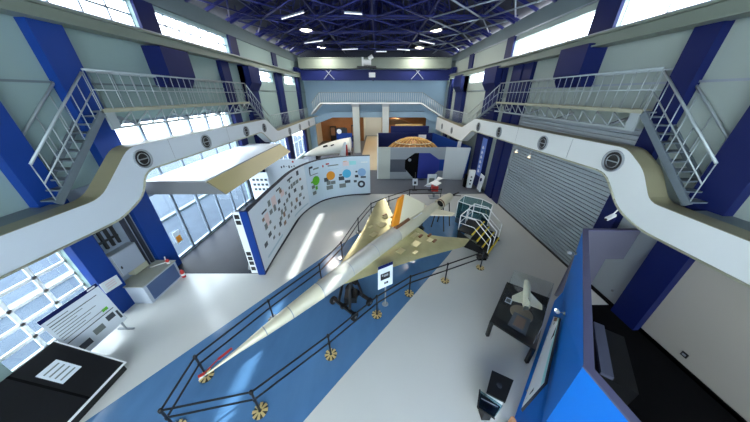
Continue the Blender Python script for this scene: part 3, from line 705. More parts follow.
# ------------------------------------------------------------------ sign by the aircraft
t=thing('sign_stand','white sign with dark blue header and black picture beside the aircraft','sign',(.27,6.12,0))
P0,P1,P2,P3=[Vector((x*.95,y*.95,7-(7-z)*.95)) for x,y,z in ((0,5.8,.9),(.53,6.1,.9),(.55,6.62,1.5),(0,6.3,1.5))]
nrm=(P1-P0).cross(P3-P0).normalized()
def onsign(b,u0,u1,v0,v1,o): 
    f=lambda u,v:P0*(1-u)*(1-v)+P1*u*(1-v)+P2*u*v+P3*(1-u)*v
    q=[f(u0,v0),f(u1,v0),f(u1,v1),f(u0,v1)]; b.prism([p+nrm*o for p in q],nrm*.006)
part('panel',M_board,t,lambda b:onsign(b,0,1,0,1,-.006)); part('header',M_navy,t,lambda b:onsign(b,0,1,.86,1,.001))
part('picture',M_black,t,lambda b:onsign(b,.17,.8,.34,.62,.001)); part('picture_detail',M_grey,t,lambda b:(onsign(b,.38,.68,.46,.55,.008),onsign(b,.25,.34,.5,.58,.008)))
part('caption',M_ink,t,lambda b:(onsign(b,.42,.52,.13,.22,.001),onsign(b,.55,.68,.13,.22,.001)))
part('leg',M_grey,t,lambda b:(b.tube((.27,5.97,0),(.27,5.93,1.45),.025,8),b.lathe([(0,.12),(.02,.11)],(.27,5.97,.004),(0,0,1),16)))

# ------------------------------------------------------------------ viewing steps and glass enclosure at the tail
wv=Vector((.66,.75,0)); uv=Vector((-.75,.66,0)); A0=Vector((5.32,8.78,0))
def st(i,q,z): p=A0+uv*i+wv*q; return (p.x,p.y,z)
t=thing('viewing_steps','small black viewing steps with yellow edges and white handrails beside the aircraft tail','steps',st(0,.9,0))
nz=[.2,.42,.64,.86]
for i,z in enumerate(nz):
    d0=.3*i; d1=.3*i+(.34 if i<3 else .75)
    o=part('tread',M_black,t,lambda b:b.hexa([st(d0,0,z-.06),st(d0,1.8,z-.06),st(d1,1.8,z-.06),st(d1,0,z-.06),st(d0,0,z),st(d0,1.8,z),st(d1,1.8,z),st(d1,0,z)]))
    part('yellow_nosing',M_yellow,o,lambda b:b.hexa([st(d0-.015,0,z-.05),st(d0-.015,1.8,z-.05),st(d0+.05,1.8,z-.05),st(d0+.05,0,z-.05),st(d0-.015,0,z+.006),st(d0-.015,1.8,z+.006),st(d0+.05,1.8,z+.006),st(d0+.05,0,z+.006)]))
for q in (.03,1.77): part('stringer',M_black,t,lambda b:b.hexa([st(-.05,q-.03,0),st(-.05,q+.03,0),st(1.62,q+.03,0),st(1.62,q-.03,0),st(0,q-.03,.16),st(0,q+.03,.16),st(1.62,q+.03,.8),st(1.62,q-.03,.8)]))
for q in (.0,.9,1.8):
    part('handrail',M_white,t,lambda b:(b.path([st(.05,q,.2),st(.05,q,1.0),st(.9,q,1.7),st(1.62,q,1.7),st(1.62,q,.86)],.025,7),b.path([st(.05,q,.6),st(.9,q,1.28),st(1.62,q,1.28)],.018,6)))
part('back_rail',M_white,t,lambda b:(b.tube(st(1.62,0,1.7),st(1.62,1.8,1.7),.025,7),b.tube(st(1.62,0,1.28),st(1.62,1.8,1.28),.02,6)))
part('side_panel',M_acryl,t,lambda b:b.hexa([st(.95,0,.9),st(.95,.012,.9),st(1.6,.012,.9),st(1.6,0,.9),st(.95,0,1.65),st(.95,.012,1.65),st(1.6,.012,1.65),st(1.6,0,1.65)]))
ring=[(4.75,12.15),(5.4,13.0),(6.3,12.4),(6.6,11.7),(6.2,11.05),(5.25,11.6)]
cx_,cy_=sum(p[0] for p in ring)/6,sum(p[1] for p in ring)/6
t=thing('glass_enclosure','many-sided clear glass enclosure with white frame behind the viewing steps','display enclosure',(cx_,cy_,0))
part('base',mat('slate_base',(70,84,96),.4),t,lambda b:b.prism([(x,y,.0) for x,y in ring],(0,0,.35)))
part('display_block',M_pic4,t,lambda b:b.prism([(cx_+(x-cx_)*.5,cy_+(y-cy_)*.5,.35) for x,y in ring],(0,0,.2)))
for (x,y),(x2,y2) in zip(ring,ring[1:]+ring[:1]):
    part('glass_panel',M_teal,t,lambda b:b.prism([(x,y,.36),(x2,y2,.36),(x2,y2,1.38),(x,y,1.38)],((y2-y)*.008,-(x2-x)*.008,0)))
    part('corner_post',M_white,t,lambda b:b.tube((x,y,.34),(x,y,1.42),.022,6)); part('top_rail',M_white,t,lambda b:b.tube((x,y,1.42),(x2,y2,1.42),.025,6))
# small black items at the foot of the steps
t=thing('floor_box','small black cable box on the floor at the foot of the steps','box',(5.0,8.9,0))
part('lid',M_black,t,lambda b:b.box(4.72,5.18,8.45,8.72,.14,.18)); part('body',M_blackm,t,lambda b:b.box(4.75,5.15,8.48,8.69,0,.14))

# ------------------------------------------------------------------ exhibition room with octagon front
t=thing('exhibit_room','open-topped exhibition room with grey front, dark octagon doorway and navy walls','exhibition room',(4,20.2,0))
fy=20.2
part('left_wall',M_white,t,lambda b:b.box(-.08,.02,fy,28.5,0,2.95))
part('back_wall',M_navy,t,lambda b:b.box(0,6.6,28.4,28.5,0,2.95))
part('right_wall',M_royal,t,lambda b:b.prism([(6.55,28.5,0),(6.65,28.5,0),(8.25,20.25,0),(8.1,20.25,0)],(0,0,2.95)))
part('inner_left_wall',M_navy,t,lambda b:b.box(.02,.05,fy+.1,28.4,0,2.9))
fp=part('front_panel',M_grey,t,lambda b:b.box(1.1,6.0,fy,fy+.1,0,2.9))
part('front_panel',M_white if False else mat('cream_panel',(182,186,176),.5),t,lambda b:b.box(0.02,1.1,fy-.02,fy+.1,0,2.92))
part('front_panel',mat('white_panel',(198,202,200),.5),t,lambda b:b.hexa([(6.0,fy,0),(7.75,fy-.3,0),(7.75,fy-.2,0),(6.0,fy+.1,0),(6.0,fy,2.92),(8.05,fy-.3,2.92),(8.05,fy-.2,2.92),(6.0,fy+.1,2.92)]))
part('slate_band',mat('slate',(66,72,84),.5),fp,lambda b:b.box(1.1,2.6,fy-.012,fy,.68,1.85))
part('blue_band',M_royal,fp,lambda b:b.box(5.4,5.98,fy-.012,fy,.8,1.85))
oc=[(2.45,1.8),(3.28,2.42),(4.62,2.42),(5.55,1.8),(5.6,.9),(4.86,.06),(3.3,.06),(2.45,1.0)]
part('octagon_door',M_blackm,fp,lambda b:b.prism([(x,fy-.02,z) for x,z in [(3.65,2.42),(3.28,2.42),(2.45,1.8),(2.45,1.0),(3.3,.06),(3.65,.06)]],(0,.018,0)))
part('octagon_panel',mat('deep_blue',(14,36,128),.4),fp,lambda b:b.prism([(x,fy-.02,z) for x,z in [(3.65,2.42),(4.62,2.42),(5.55,1.8),(5.6,.9),(4.86,.06),(3.65,.06)]],(0,.018,0)))
part('emblem',M_grey,fp,lambda b:b.lathe([(0,.14),(.01,.14)],(2.85,fy-.02,1.8),(0,-1,0),14))
part('floor_mat',M_dark,t,lambda b:b.box(.05,6.5,20.3,28.4,.005,.02))
# gold ribbed dome inside
t=thing('ribbed_dome','golden-brown ribbed dome-shaped exhibit inside the open-topped navy room','exhibit',(3.4,24.2,.02))
def dome(b):
    nu,nv=28,10
    vs=[]
    for j in range(nv+1):
        a=PI/2*j/nv
        for i in range(nu):
            th=2*PI*i/nu; vs.append((3.7+3.4*math.cos(a)*math.cos(th),24.4+2.3*math.cos(a)*math.sin(th),.02+3.0*math.sin(a)))
    b.add(vs,[(j*nu+i,j*nu+(i+1)%nu,(j+1)*nu+(i+1)%nu,(j+1)*nu+i) for j in range(nv) for i in range(nu)],True)
part('shell',mat('dome_brown',(150,104,56),.5,metal=.3,noise=.4,scale=3),t,dome)
for i in range(12):
    th=PI*i/12
    part('rib',M_gold,t,lambda b:b.path([(3.7+3.45*math.cos(a)*math.cos(th),24.4+2.35*math.cos(a)*math.sin(th),.06+3.03*math.sin(a)) for a in [PI*k/14 for k in range(1,14)]],.05,5))
for z_ in (.5,1.0,1.35): part('hoop',M_cream if z_==1.0 else M_gold,t,lambda b:b.path([(3.7+3.45*math.cos(z_)*math.cos(k*PI/14),24.4+2.35*math.cos(z_)*math.sin(k*PI/14),.05+3.03*math.sin(z_)) for k in range(29)],.05,5))
t=thing('light_spot_sheet','pale slanted sheet standing in for a light spot by the right navy wall of the exhibition room','banner',(7.6,21.5,0))  # white sheet drawn in place of a small lamp's bright spot
part('sheet',M_white,t,lambda b:b.hexa([(7.2,21.3,.02),(7.55,21.3,.02),(7.55,21.34,.02),(7.2,21.34,.02),(7.4,21.5,3.2),(7.75,21.5,3.2),(7.75,21.54,3.2),(7.4,21.54,3.2)]))
part('printed_graphic',M_pic4,t,lambda b:b.hexa([(7.3,21.29,.9),(7.5,21.29,.9),(7.5,21.3,.9),(7.3,21.3,.9),(7.38,21.4,2.2),(7.6,21.4,2.2),(7.6,21.42,2.2),(7.38,21.42,2.2)]))
t=thing('light_patch_sheet','small white sheet standing in for a light patch on the navy back wall of the exhibition room','notice',(5.3,28.38,2.4))  # white sheet put in for a bright patch of light
part('sheet',M_white,t,lambda b:b.box(4.9,5.8,28.36,28.4,2.3,2.75)); part('frame',M_grey,t,lambda b:[b.box(x,x+.03,28.34,28.4,2.28,2.77) for x in (4.87,5.8)])

# ------------------------------------------------------------------ hall beyond the gallery
b=MB(); b.box(XL,-2.4,40,40.2,0,4.6); b.box(.6,XR,40,40.2,0,4.6); struct('wall_hall', b, M_amber)
b=MB(); b.box(XL-.3,XR+.3,33.3,46,4.55,4.75); struct('ceiling_hall', b, M_wall)
b=MB(); b.box(XL-.3,XL,33,46,0,4.6); b.box(XR,XR+.3,33,46,0,4.6); b.box(-2.5,.7,45.8,46,0,4.6); b.box(-2.6,-2.4,40.2,46,0,4.6); b.box(.6,.8,40.2,46,0,4.6); struct('wall_corridor', b, mat('corridor_white',(226,226,218),.6))
for i,(x,y,e,c) in enumerate(((-5.5,37,28,(1,.62,.28)),(2.8,37,26,(1,.62,.28)),(-1,36,20,(1,.9,.75)),(-1,43,16,(1,.95,.88)),(-5,34.6,22,(1,.75,.45)))):
    t=thing('downlight','warm recessed downlight in the hall ceiling beyond the gallery, '+['left side','right side','above the corridor mouth','above the corridor end','just behind the far left column'][i],'ceiling lamp',(x,y,4.5),'downlights beyond the gallery')
    part('trim_ring',M_white,t,lambda b:b.lathe([(0,.2),(.04,.22)],(x,y,4.5),(0,0,1),14,False)); part('bulb',M_lamp,t,lambda b:b.lathe([(0,.16),(.03,.16)],(x,y,4.5),(0,0,1),14))
    L=bpy.data.lights.new('downlight_light','AREA'); L.shape='DISK'; L.size=.4; L.energy=e; L.color=c
    lo=bpy.data.objects.new('downlight_light',L); C.objects.link(lo); lo.location=(x,y,4.46)
for i,(x0,x1,z0,z1) in enumerate(((-7.9,-7.0,1.0,2.4),(-6.7,-5.4,.9,2.2),(-4.4,-3.0,1.0,2.6))):
    t=thing('display_cabinet','dark display cabinet against the amber wall beyond the gallery, '+['at the left','second from the left','behind the blue board'][i],'cabinet',((x0+x1)/2,39.5,0))
    part('body',M_black,t,lambda b:b.box(x0,x1,39.3,39.95,0,z1)); part('window',M_pic3,t,lambda b:b.box(x0+.1,x1-.1,39.28,39.3,z0,z1-.15)); part('shelf',M_amber,t,lambda b:b.box(x0+.1,x1-.1,39.26,39.28,z0+.4,z0+.46))
t=thing('blue_board','bright blue exhibition board with white round emblem left of the far columns','exhibition board',(-4.2,30,0))
part('panel',M_royal,t,lambda b:b.box(-5.3,-3.3,30,30.06,.9,2.7)); part('emblem',M_white,t,lambda b:b.lathe([(0,.3),(.02,.3)],(-4.9,29.98,2.9),(0,-1,0),14)); part('emblem_panel',M_black,t,lambda b:b.box(-5.3,-3.9,30.0,30.06,2.7,3.3))
for x in (-5.2,-3.4): part('leg',M_black,t,lambda b:b.box(x-.04,x+.04,30,30.06,0,.9))
t=thing('counter','dark counter with pale front below the blue exhibition board','counter',(-3,27.5,0))
part('body',M_black,t,lambda b:b.box(-4.6,-3.3,27.3,27.9,0,.9)); part('top',M_grey,t,lambda b:b.box(-4.7,-3.2,27.2,28,.9,.95))
# amber canopy and low blue wall right of the columns
t=thing('amber_canopy','amber curved canopy over the navy booth right of the far columns','canopy',(3,35.5,0))
def am(b):
    n=12
    for k in range(n):
        xa=.8+4.6*k/n; xb=.8+4.6*(k+1)/n; za=3.0+.9*math.sin(PI*(k/n*.8+.2)); zb=3.0+.9*math.sin(PI*((k+1)/n*.8+.2))
        b.hexa([(xa,35,za-.7),(xb,35,zb-.7),(xb,37,zb-.7),(xa,37,za-.7),(xa,35,za),(xb,35,zb),(xb,37,zb),(xa,37,za)])
part('hood',M_amber,t,am); part('post',M_navyd,t,lambda b:(b.box(.8,.95,35.2,35.4,0,2.9),b.box(5.2,5.35,35.2,35.4,0,2.4)))
t=thing('booth_wall','low navy booth wall with small gold exhibits on top, behind the exhibition room','booth',(3.2,31.5,0))
part('wall',M_navy,t,lambda b:b.box(1.6,6.4,30.0,30.1,0,3.55)); part('gold_trim',M_gold,t,lambda b:b.box(2.2,5.6,30.15,30.4,3.5,3.75)); part('shelf',M_navyd,t,lambda b:b.box(2.0,5.8,30.1,30.5,3.4,3.5))
# white lifting-body vehicle behind the curved wall
t=thing('space_glider','rounded white winged test vehicle behind the curved exhibition wall','test vehicle',(-4.9,21.8,0))
def hull(b):
    nu,nv=20,14
    vs=[]
    for j in range(nv+1):
        f=j/nv; x=-7.2+4.6*f; r=math.sin(PI*min(1,f*.62+.0))**.7 if f>0 else 0
        hw=1.0*r+.001; hh=.85*r+.001; cz=1.8+.95*f
        for i in range(nu):
            a=2*PI*i/nu; vs.append((x,21.9+hw*math.cos(a),cz+hh*math.sin(a)*(.9 if math.sin(a)>0 else .6)))
    b.add(vs,[(j*nu+i,j*nu+(i+1)%nu,(j+1)*nu+(i+1)%nu,(j+1)*nu+i) for j in range(nv) for i in range(nu)],True)
    b.add(vs,[tuple(range(nv*nu,nv*nu+nu))])
part('hull',mat('ceramic_white',(228,226,214),.4),t,hull)
part('window',M_black,t,lambda b:b.bar((-5.0,21.02,2.8),(-4.6,21.02,2.9),.06,.16)); part('window',M_black,t,lambda b:b.bar((-4.3,21.0,2.9),(-4.0,21.0,3.0),.06,.1))
fn=part('fin',M_white,t,lambda b:b.prism([(-3.6,20.95,2.0),(-3.05,20.9,3.25),(-2.85,20.9,3.25),(-2.9,20.95,2.0)],(0,.08,0)))
part('red_stripe',M_red,fn,lambda b:b.prism([(-2.98,20.93,2.0),(-2.9,20.88,3.0),(-2.8,20.88,3.0),(-2.75,20.93,2.0)],(0,.06,0)))
for x in (-5.8,-3.4): part('cradle',M_black,t,lambda b:(b.box(x-.08,x+.08,21.3,22.5,0,1.9)))

# items by the right wall near the shutter
t=thing('info_pillar','white upright machine with round dark windows by the navy wall','machine',(7.75,18.1,0))
part('body',M_white,t,lambda b:b.hexa([(7.48,18.0,.0),(7.9,17.9,.0),(8.0,18.3,.0),(7.55,18.4,.0),(7.55,18.0,1.45),(8.0,17.9,1.45),(8.1,18.3,1.45),(7.62,18.4,1.45)]))
part('round_window',M_black,t,lambda b:[b.lathe([(0,.07),(.02,.07)],(7.73+.01*k,17.95,.35+.3*k),(-.2,-1,0),10) for k in range(3)]); part('dark_side',M_blackm,t,lambda b:b.box(7.3,7.46,18.05,18.4,0,1.1))
t=thing('wall_panel','white information panel with round emblem leaning on the navy pilaster','information panel',(8.25,17.2,0))
part('panel',M_board,t,lambda b:b.hexa([(8.2,16.9,.05),(8.25,17.7,.05),(8.3,17.7,.05),(8.25,16.9,.05),(8.3,16.9,1.35),(8.35,17.7,1.35),(8.38,17.7,1.35),(8.35,16.9,1.35)]))
part('emblem',M_navy,t,lambda b:b.lathe([(0,.15),(.015,.15)],(8.27,17.3,.95),(-1,0,.08),14)); part('foot',M_grey,t,lambda b:b.box(8.15,8.38,16.95,17.65,0,.05))
t=thing('hanging_banner','tall pale blue banner with white vertical lettering on the navy wall','banner',(8.36,18.0,1.0))
part('sheet',mat('banner_blue',(92,120,196),.5),t,lambda b:b.box(8.35,8.39,17.85,18.6,1.0,4.0))
part('lettering',M_white,t,lambda b:[(b.box(8.34,8.35,18.05,18.4,1.35+k*.38,1.41+k*.38),b.box(8.34,8.35,18.18,18.26,1.25+k*.38,1.52+k*.38),b.box(8.34,8.35,18.3,18.38,1.28+k*.38,1.48+k*.38)) for k in range(6)])
t=thing('picture_sign','white sign with grey picture standing before the octagon doorway','sign',(4.3,17.3,0))
part('sheet',M_board,t,lambda b:b.hexa([(3.95,17.25,.35),(4.65,17.25,.35),(4.65,17.28,.35),(3.95,17.28,.35),(4.0,17.45,1.35),(4.72,17.45,1.35),(4.72,17.48,1.35),(4.0,17.48,1.35)]))
part('picture',M_pic2,t,lambda b:b.hexa([(4.1,17.27,.65),(4.5,17.27,.65),(4.5,17.29,.65),(4.1,17.29,.65),(4.13,17.36,1.05),(4.55,17.36,1.05),(4.55,17.38,1.05),(4.13,17.38,1.05)])); part('leg',M_black,t,lambda b:(b.tube((4.3,17.35,0),(4.3,17.38,.7),.03,6),b.lathe([(0,.2),(.03,.2)],(4.3,17.35,.004),(0,0,1),14)))
t=thing('small_sign','small white sign on a dark post left of the picture sign','sign',(3.0,17.4,0))
part('sheet',M_board,t,lambda b:b.hexa([(2.8,17.2,.5),(3.2,17.2,.5),(3.2,17.23,.5),(2.8,17.23,.5),(2.8,17.4,1.0),(3.2,17.4,1.0),(3.2,17.43,1.0),(2.8,17.43,1.0)])); part('post',M_black,t,lambda b:(b.tube((3.0,17.42,0),(3.0,17.42,1.5),.035,6),b.box(2.8,3.2,17.3,17.55,.004,.04))); part('printed_graphic',M_ink,t,lambda b:b.hexa([(2.9,17.22,.6),(3.1,17.22,.6),(3.1,17.24,.6),(2.9,17.24,.6),(2.9,17.29,.8),(3.1,17.29,.8),(3.1,17.31,.8),(2.9,17.31,.8)]))
t=thing('model_aircraft','small white model aircraft with red mount behind the tail of the test aircraft','model aircraft',(4.2,16.0,0))
part('fuselage',M_white,t,lambda b:b.lathe([(0,.01),(.3,.06),(1.3,.09),(1.6,.04)],(3.4,15.7,1.0),(1,.45,.28),12))
part('wing',M_white,t,lambda b:b.prism([(3.9,15.85,1.15),(4.9,16.15,1.45),(4.6,16.6,1.4),(4.3,16.1,1.25)],(0,0,.03))); part('wing',M_white,t,lambda b:b.prism([(3.9,15.85,1.15),(4.2,15.2,1.2),(4.6,15.5,1.3),(4.4,16.05,1.28)],(0,0,.03)))
part('mount',M_red,t,lambda b:b.box(4.05,4.5,15.75,16.2,.55,.95)); part('post',M_grey,t,lambda b:(b.box(4.2,4.35,15.9,16.05,0,1.15),b.box(3.9,4.7,15.6,16.3,.004,.05)))

# lamps and camera on the right duct
for i,(y,s) in enumerate(((12.3,'farther from the viewer'),(11.15,'nearer to the viewer, shining warm'))):
    t=thing('spot_lamp','small lit spot lamp hung under the right air duct, '+s,'spot lamp',(XFR-.1,y,4.3),'spot lamps on the right duct')
    part('arm',M_grey,t,lambda b:b.path([(XFR+.05,y,4.62),(XFR-.12,y,4.62),(XFR-.12,y,4.38)],.015,5)); part('head',M_white,t,lambda b:b.lathe([(0,.04),(.12,.07)],(XFR-.12,y,4.38),(-.2,0,-1),10,False)); part('bulb',M_warm,t,lambda b:b.lathe([(0,.06),(.02,.05)],(XFR-.142,y,4.27),(-.2,0,-1),10))
t=thing('security_camera','white security camera under the near end of the right air duct','camera',(XFR-.05,6.45,3.45))
part('bracket',M_white,t,lambda b:(b.tube((XFR+.05,6.42,3.76),(XFR-.05,6.42,3.55),.02,6))); part('body',M_white,t,lambda b:b.bar((XFR-.2,6.4,3.42),(XFR+.08,6.46,3.54),.1,.09)); part('lens',M_black,t,lambda b:b.tube((XFR-.23,6.395,3.405),(XFR-.19,6.4,3.42),.035,8))

# ------------------------------------------------------------------ left foreground
t=thing('counter_box','low grey counter with blue-grey panel between the two blue pilasters','counter',(-8.95,6.7,0))
part('body',mat('counter_grey',(168,176,186),.45),t,lambda b:b.box(-9.38,-8.5,6.0,7.45,0,.82)); part('top',mat('counter_top',(150,152,140),.4),t,lambda b:b.box(-9.4,-8.47,5.97,7.48,.82,.86)); part('side_panel',mat('counter_blue',(66,88,126),.4),t,lambda b:b.box(-8.5,-8.485,6.12,7.35,.08,.76))
t=thing('counter_hook','bent white pipe standing on the back corner of the grey counter','pipe',(-8.75,7.2,.86)); part('pipe',M_white,t,lambda b:b.path([(-9.1,7.0,.875),(-8.7,7.3,.9),(-8.68,7.32,1.15)],.022,6)); part('foot',M_grey,t,lambda b:b.lathe([(0,.05),(.02,.05)],(-9.1,7.0,.86),(0,0,1),10))
t=thing('red_ornament','small red and white ornament on the corner of the grey counter','ornament',(-8.58,7.3,.86)); part('base',M_white,t,lambda b:b.lathe([(0,.05),(.08,.06)],(-8.57,7.25,.86),(0,0,1),10)); part('top',M_red,t,lambda b:b.lathe([(0,.03),(.04,.07),(.1,.06),(.14,.01)],(-8.57,7.25,.94),(0,0,1),10))
t=thing('red_canister','small red and white canister on the floor beside the grey counter','canister',(-8.4,7.35,0)); part('body',M_red,t,lambda b:b.lathe([(0,.07),(.3,.07),(.38,.03)],(-8.38,7.4,0),(0,0,1),12)); part('band',M_white,t,lambda b:b.lathe([(.1,.073),(.2,.073)],(-8.38,7.4,0),(0,0,1),12,False))
t=thing('electrical_cabinet','grey wall-mounted electrical cabinet with beige lower box above the counter','electrical cabinet',(-9.25,6.6,1.1))
part('body',M_grey,t,lambda b:b.box(-9.41,-9.12,6.12,7.0,1.2,2.1)); part('door',mat('cabinet_door',(150,158,170),.4),t,lambda b:b.box(-9.12,-9.1,6.15,6.97,1.23,2.07)); part('handle',M_black,t,lambda b:b.box(-9.1,-9.08,6.2,6.24,1.5,1.6)); part('lower_box',M_deckE,t,lambda b:b.box(-9.41,-9.15,6.5,7.05,.95,1.18))
t=thing('cable_rack','black ladder-like cable rack on the wall above the electrical cabinet','cable rack',(-9.38,6.5,2.4))
for k in range(4): part('upright',M_black,t,lambda b:b.box(-9.41,-9.33,6.15+.2*k,6.22+.2*k,2.25,3.6))
part('crossbar',M_black,t,lambda b:[b.box(-9.4,-9.35,6.13,6.85,z,z+.07) for z in (2.5,2.9,3.3)])
for k,(y,s) in enumerate(((7.12,'left of the two'),(7.32,'beside the blue pilaster'))):
    t=thing('conduit','dark vertical conduit with silver edge in the recess, '+s,'conduit',(-9.35,y,0)); part('pipe',M_ink,t,lambda b:b.box(-9.41,-9.28,y,y+.1,0,4.2)); part('edge',M_silver,t,lambda b:b.box(-9.3,-9.27,y+.1,y+.13,0,4.2))
t=thing('notice_sheet','small white notice sheet on the near blue pilaster','notice',(XL+.29,5.68,1.1)); part('sheet',M_white,t,lambda b:b.hexa([(XL+.285,5.5,1.05),(XL+.285,6.02,1.0),(XL+.295,6.02,1.0),(XL+.295,5.5,1.05),(XL+.285,5.5,1.46),(XL+.285,6.02,1.4),(XL+.295,6.02,1.4),(XL+.295,5.5,1.46)])); part('printed_graphic',M_pink,t,lambda b:[b.box(XL+.296,XL+.3,5.6,5.9,z,z+.04) for z in (1.13,1.22,1.3)])
t=thing('poster_board','white poster board with navy header and text rows near the left window','poster board',(-8.6,4.45,0))
def pb(b,y0,y1,v0,v1,o=.012):
    f=lambda v:(-8.46-.14*v, .3+1.6*v)
    (xa,za),(xb,zb)=f(v0),f(v1); b.hexa([(xa+o-.01,y0,za),(xa+o,y0,za),(xa+o,y1,za),(xa+o-.01,y1,za),(xb+o-.01,y0,zb),(xb+o,y0,zb),(xb+o,y1,zb),(xb+o-.01,y1,zb)])
part('panel',M_board,t,lambda b:pb(b,3.78,5.12,0,1,.0)); part('header',M_navy,t,lambda b:pb(b,3.78,5.12,.93,1,.005)); part('header_mark',M_white,t,lambda b:pb(b,4.85,5.05,.95,.98,.008))
part('text_rows',M_pic2,t,lambda b:[pb(b,3.85,4.3+.6*((k*37)%10)/10,.86-.055*k,.872-.055*k,.006) for k in range(8)]); part('dark_rule',M_pic1,t,lambda b:(pb(b,3.85,5.05,.385,.4,.006),pb(b,3.85,4.95,.8,.812,.006)))
for a_ in ((4.75,4.97,.22,.33,0),(4.35,4.62,.16,.28,1),(3.95,4.22,.1,.22,0),(4.8,4.95,.44,.5,2),(5.02,5.08,.1,.3,0)): part('picture',(M_pic1,M_pic2,M_green)[a_[4]],t,lambda b:pb(b,*a_[:4],.006))
for y in (3.95,4.95): part('foot',M_grey,t,lambda b:(b.box(-8.72,-8.2,y-.03,y+.03,0,.04),b.bar((-8.46,y,.02),(-8.46,y,.32),.04)))
t=thing('sloped_display','black sloping display panel with white label and white edge at the left','display panel',(-7.9,2.6,0))
def sl(b,y0,y1,v0,v1,o=.0,th=.02):
    f=lambda v:(-7.18-1.35*v, .28+.95*v)
    (xa,za),(xb,zb)=f(v0),f(v1); nx,nz=.57,.82
    b.hexa([(xa+nx*(o-th),y0,za+nz*(o-th)),(xb+nx*(o-th),y0,zb+nz*(o-th)),(xb+nx*(o-th),y1,zb+nz*(o-th)),(xa+nx*(o-th),y1,za+nz*(o-th)),(xa+nx*o,y0,za+nz*o),(xb+nx*o,y0,zb+nz*o),(xb+nx*o,y1,zb+nz*o),(xa+nx*o,y1,za+nz*o)])
part('panel',M_black,t,lambda b:sl(b,1.6,3.72,0,1)); part('label_sheet',M_board,t,lambda b:sl(b,3.0,3.4,.42,.76,.006,.005)); part('label_text',M_pic2,t,lambda b:[sl(b,3.05,3.35,.47+.07*k,.49+.07*k,.009,.003) for k in range(4)]); part('seam',M_blackm,t,lambda b:sl(b,2.85,2.9,0,1,.008,.006))
part('edge_trim',M_white,t,lambda b:(sl(b,3.72,3.75,-.02,1,.008,.03),sl(b,1.6,3.75,-.03,0,.005,.03)))
part('plinth',M_black,t,lambda b:b.prism([(-7.2,1.62,0),(-8.5,1.62,0),(-8.5,1.62,1.15),(-7.2,1.62,.22)],(0,2.08,0)))

# ------------------------------------------------------------------ blue booth on the right
B1,B2,T1,T2=Vector((3.42,2.12,0)),Vector((6.86,6.02,0)),Vector((3.39,2.15,3)),Vector((6.83,6.41,3))
nb=Vector((.778,-.628,0))
t=thing('blue_booth','tall bright blue booth wall with mauve rim in the right foreground','booth wall',(5.6,4.6,0))
part('long_wall',M_kblue,t,lambda b:b.hexa([B1,B1+nb*.14,B2+nb*.14,B2,T1,T1+nb*.1,T2+nb*.1,T2]))
SK=[Vector((3.25,2.52,0)),Vector((6.75,6.12,0)),Vector((3.5,-1.2,0))]
up8=Vector((0,0,.78))
part('sloping_base',M_kblue,t,lambda b:(b.hexa([SK[0],B1,B2,SK[1],B1+up8+nb*-.01,B1+up8,B2+up8,B2+up8+nb*-.01]),b.hexa([SK[2],Vector((3.66,-1.2,0)),B1,SK[0],Vector((3.65,-1.2,.78)),Vector((3.66,-1.2,.78)),B1+up8,B1+up8+nb*-.01])))
R1,R2=Vector((3.66,-1.2,0)),Vector((3.72,-1.2,3))
part('return_wall',M_kblue,t,lambda b:b.hexa([B1,R1,R1+Vector((.14,0,0)),B1+Vector((.14,0,0)),T1,R2,R2+Vector((.1,0,0)),T1+Vector((.1,0,0))]))
part('rim',M_rim,t,lambda b:(b.prism([T1-nb*.015+Vector((0,-.03,0)),T1+Vector((.13,-.06,0)),T2+nb*.13,T2-nb*.015],(0,0,.035)),b.prism([T1+Vector((-.015,0,.001)),R2+Vector((-.015,0,.001)),R2+Vector((.13,0,.001)),T1+Vector((.13,-.03,.001))],(0,0,.035))))
part('inner_lining',M_lilac,t,lambda b:b.hexa([B1+nb*.145,B1+nb*.16,B2+nb*.16,B2+nb*.145,T1+nb*.105,T1+nb*.12,T2+nb*.12,T2+nb*.105]))
part('end_panel',M_lilac,t,lambda b:b.prism([(6.95,6.35,0),(8.07,6.35,0),(8.07,6.35,1.82),(8.7,6.35,1.82),(8.7,6.35,3.0),(6.95,6.35,3.0)],(0,.07,0)))
part('end_rim',M_rim,t,lambda b:b.box(6.85,8.7,6.33,6.45,3.0,3.035))
b=MB(); b.prism([(3.85,-1.2,0),(3.6,2.3,0),(6.75,5.93,0),(XR,5.93,0),(XR,-1.2,0)],(0,0,.006)); struct('floor_booth', b, M_blackm)
b=MB(); b.box(XR-.03,XR,5.7,7.05,.12,3.4); struct('trim_8', b, M_grey)
b=MB(); b.box(XR-.03,XR,-1.2,4.9,.1,3.3); struct('trim_9', b, M_beige)
b=MB(); b.box(XR-.1,XR-.03,5.7,7.05,0,.12); b.box(XR-.06,XR-.03,-1.2,4.9,0,.1); struct('baseboard_right', b, M_blackm)
t=thing('wall_socket','small black square socket on the beige wall panel at the right','socket',(XR-.04,3.85,.4)); part('plate',M_black,t,lambda b:b.box(XR-.05,XR-.03,3.78,3.92,.36,.5)); part('insert',M_grey,t,lambda b:b.box(XR-.056,XR-.05,3.81,3.89,.4,.46))
t=thing('door_knob','small metal knob on the grey panel behind the blue booth','knob',(XR-.05,6.1,.55)); part('plate',M_grey,t,lambda b:b.lathe([(0,.06),(.01,.06)],(XR-.03,6.1,.55),(-1,0,0),10)); part('ball',M_chrome,t,lambda b:b.lathe([(0,.02),(.04,.04),(.07,.01)],(XR-.04,6.1,.55),(-1,0,0),10))
t=thing('low_bench','long dark bench with grey padded top standing inside the blue booth','bench',(6.1,3.9,0))
e0,e1=Vector((6.62,4.62,0)),Vector((5.6,3.2,0)); n2=Vector((.81,-.58,0))*.24
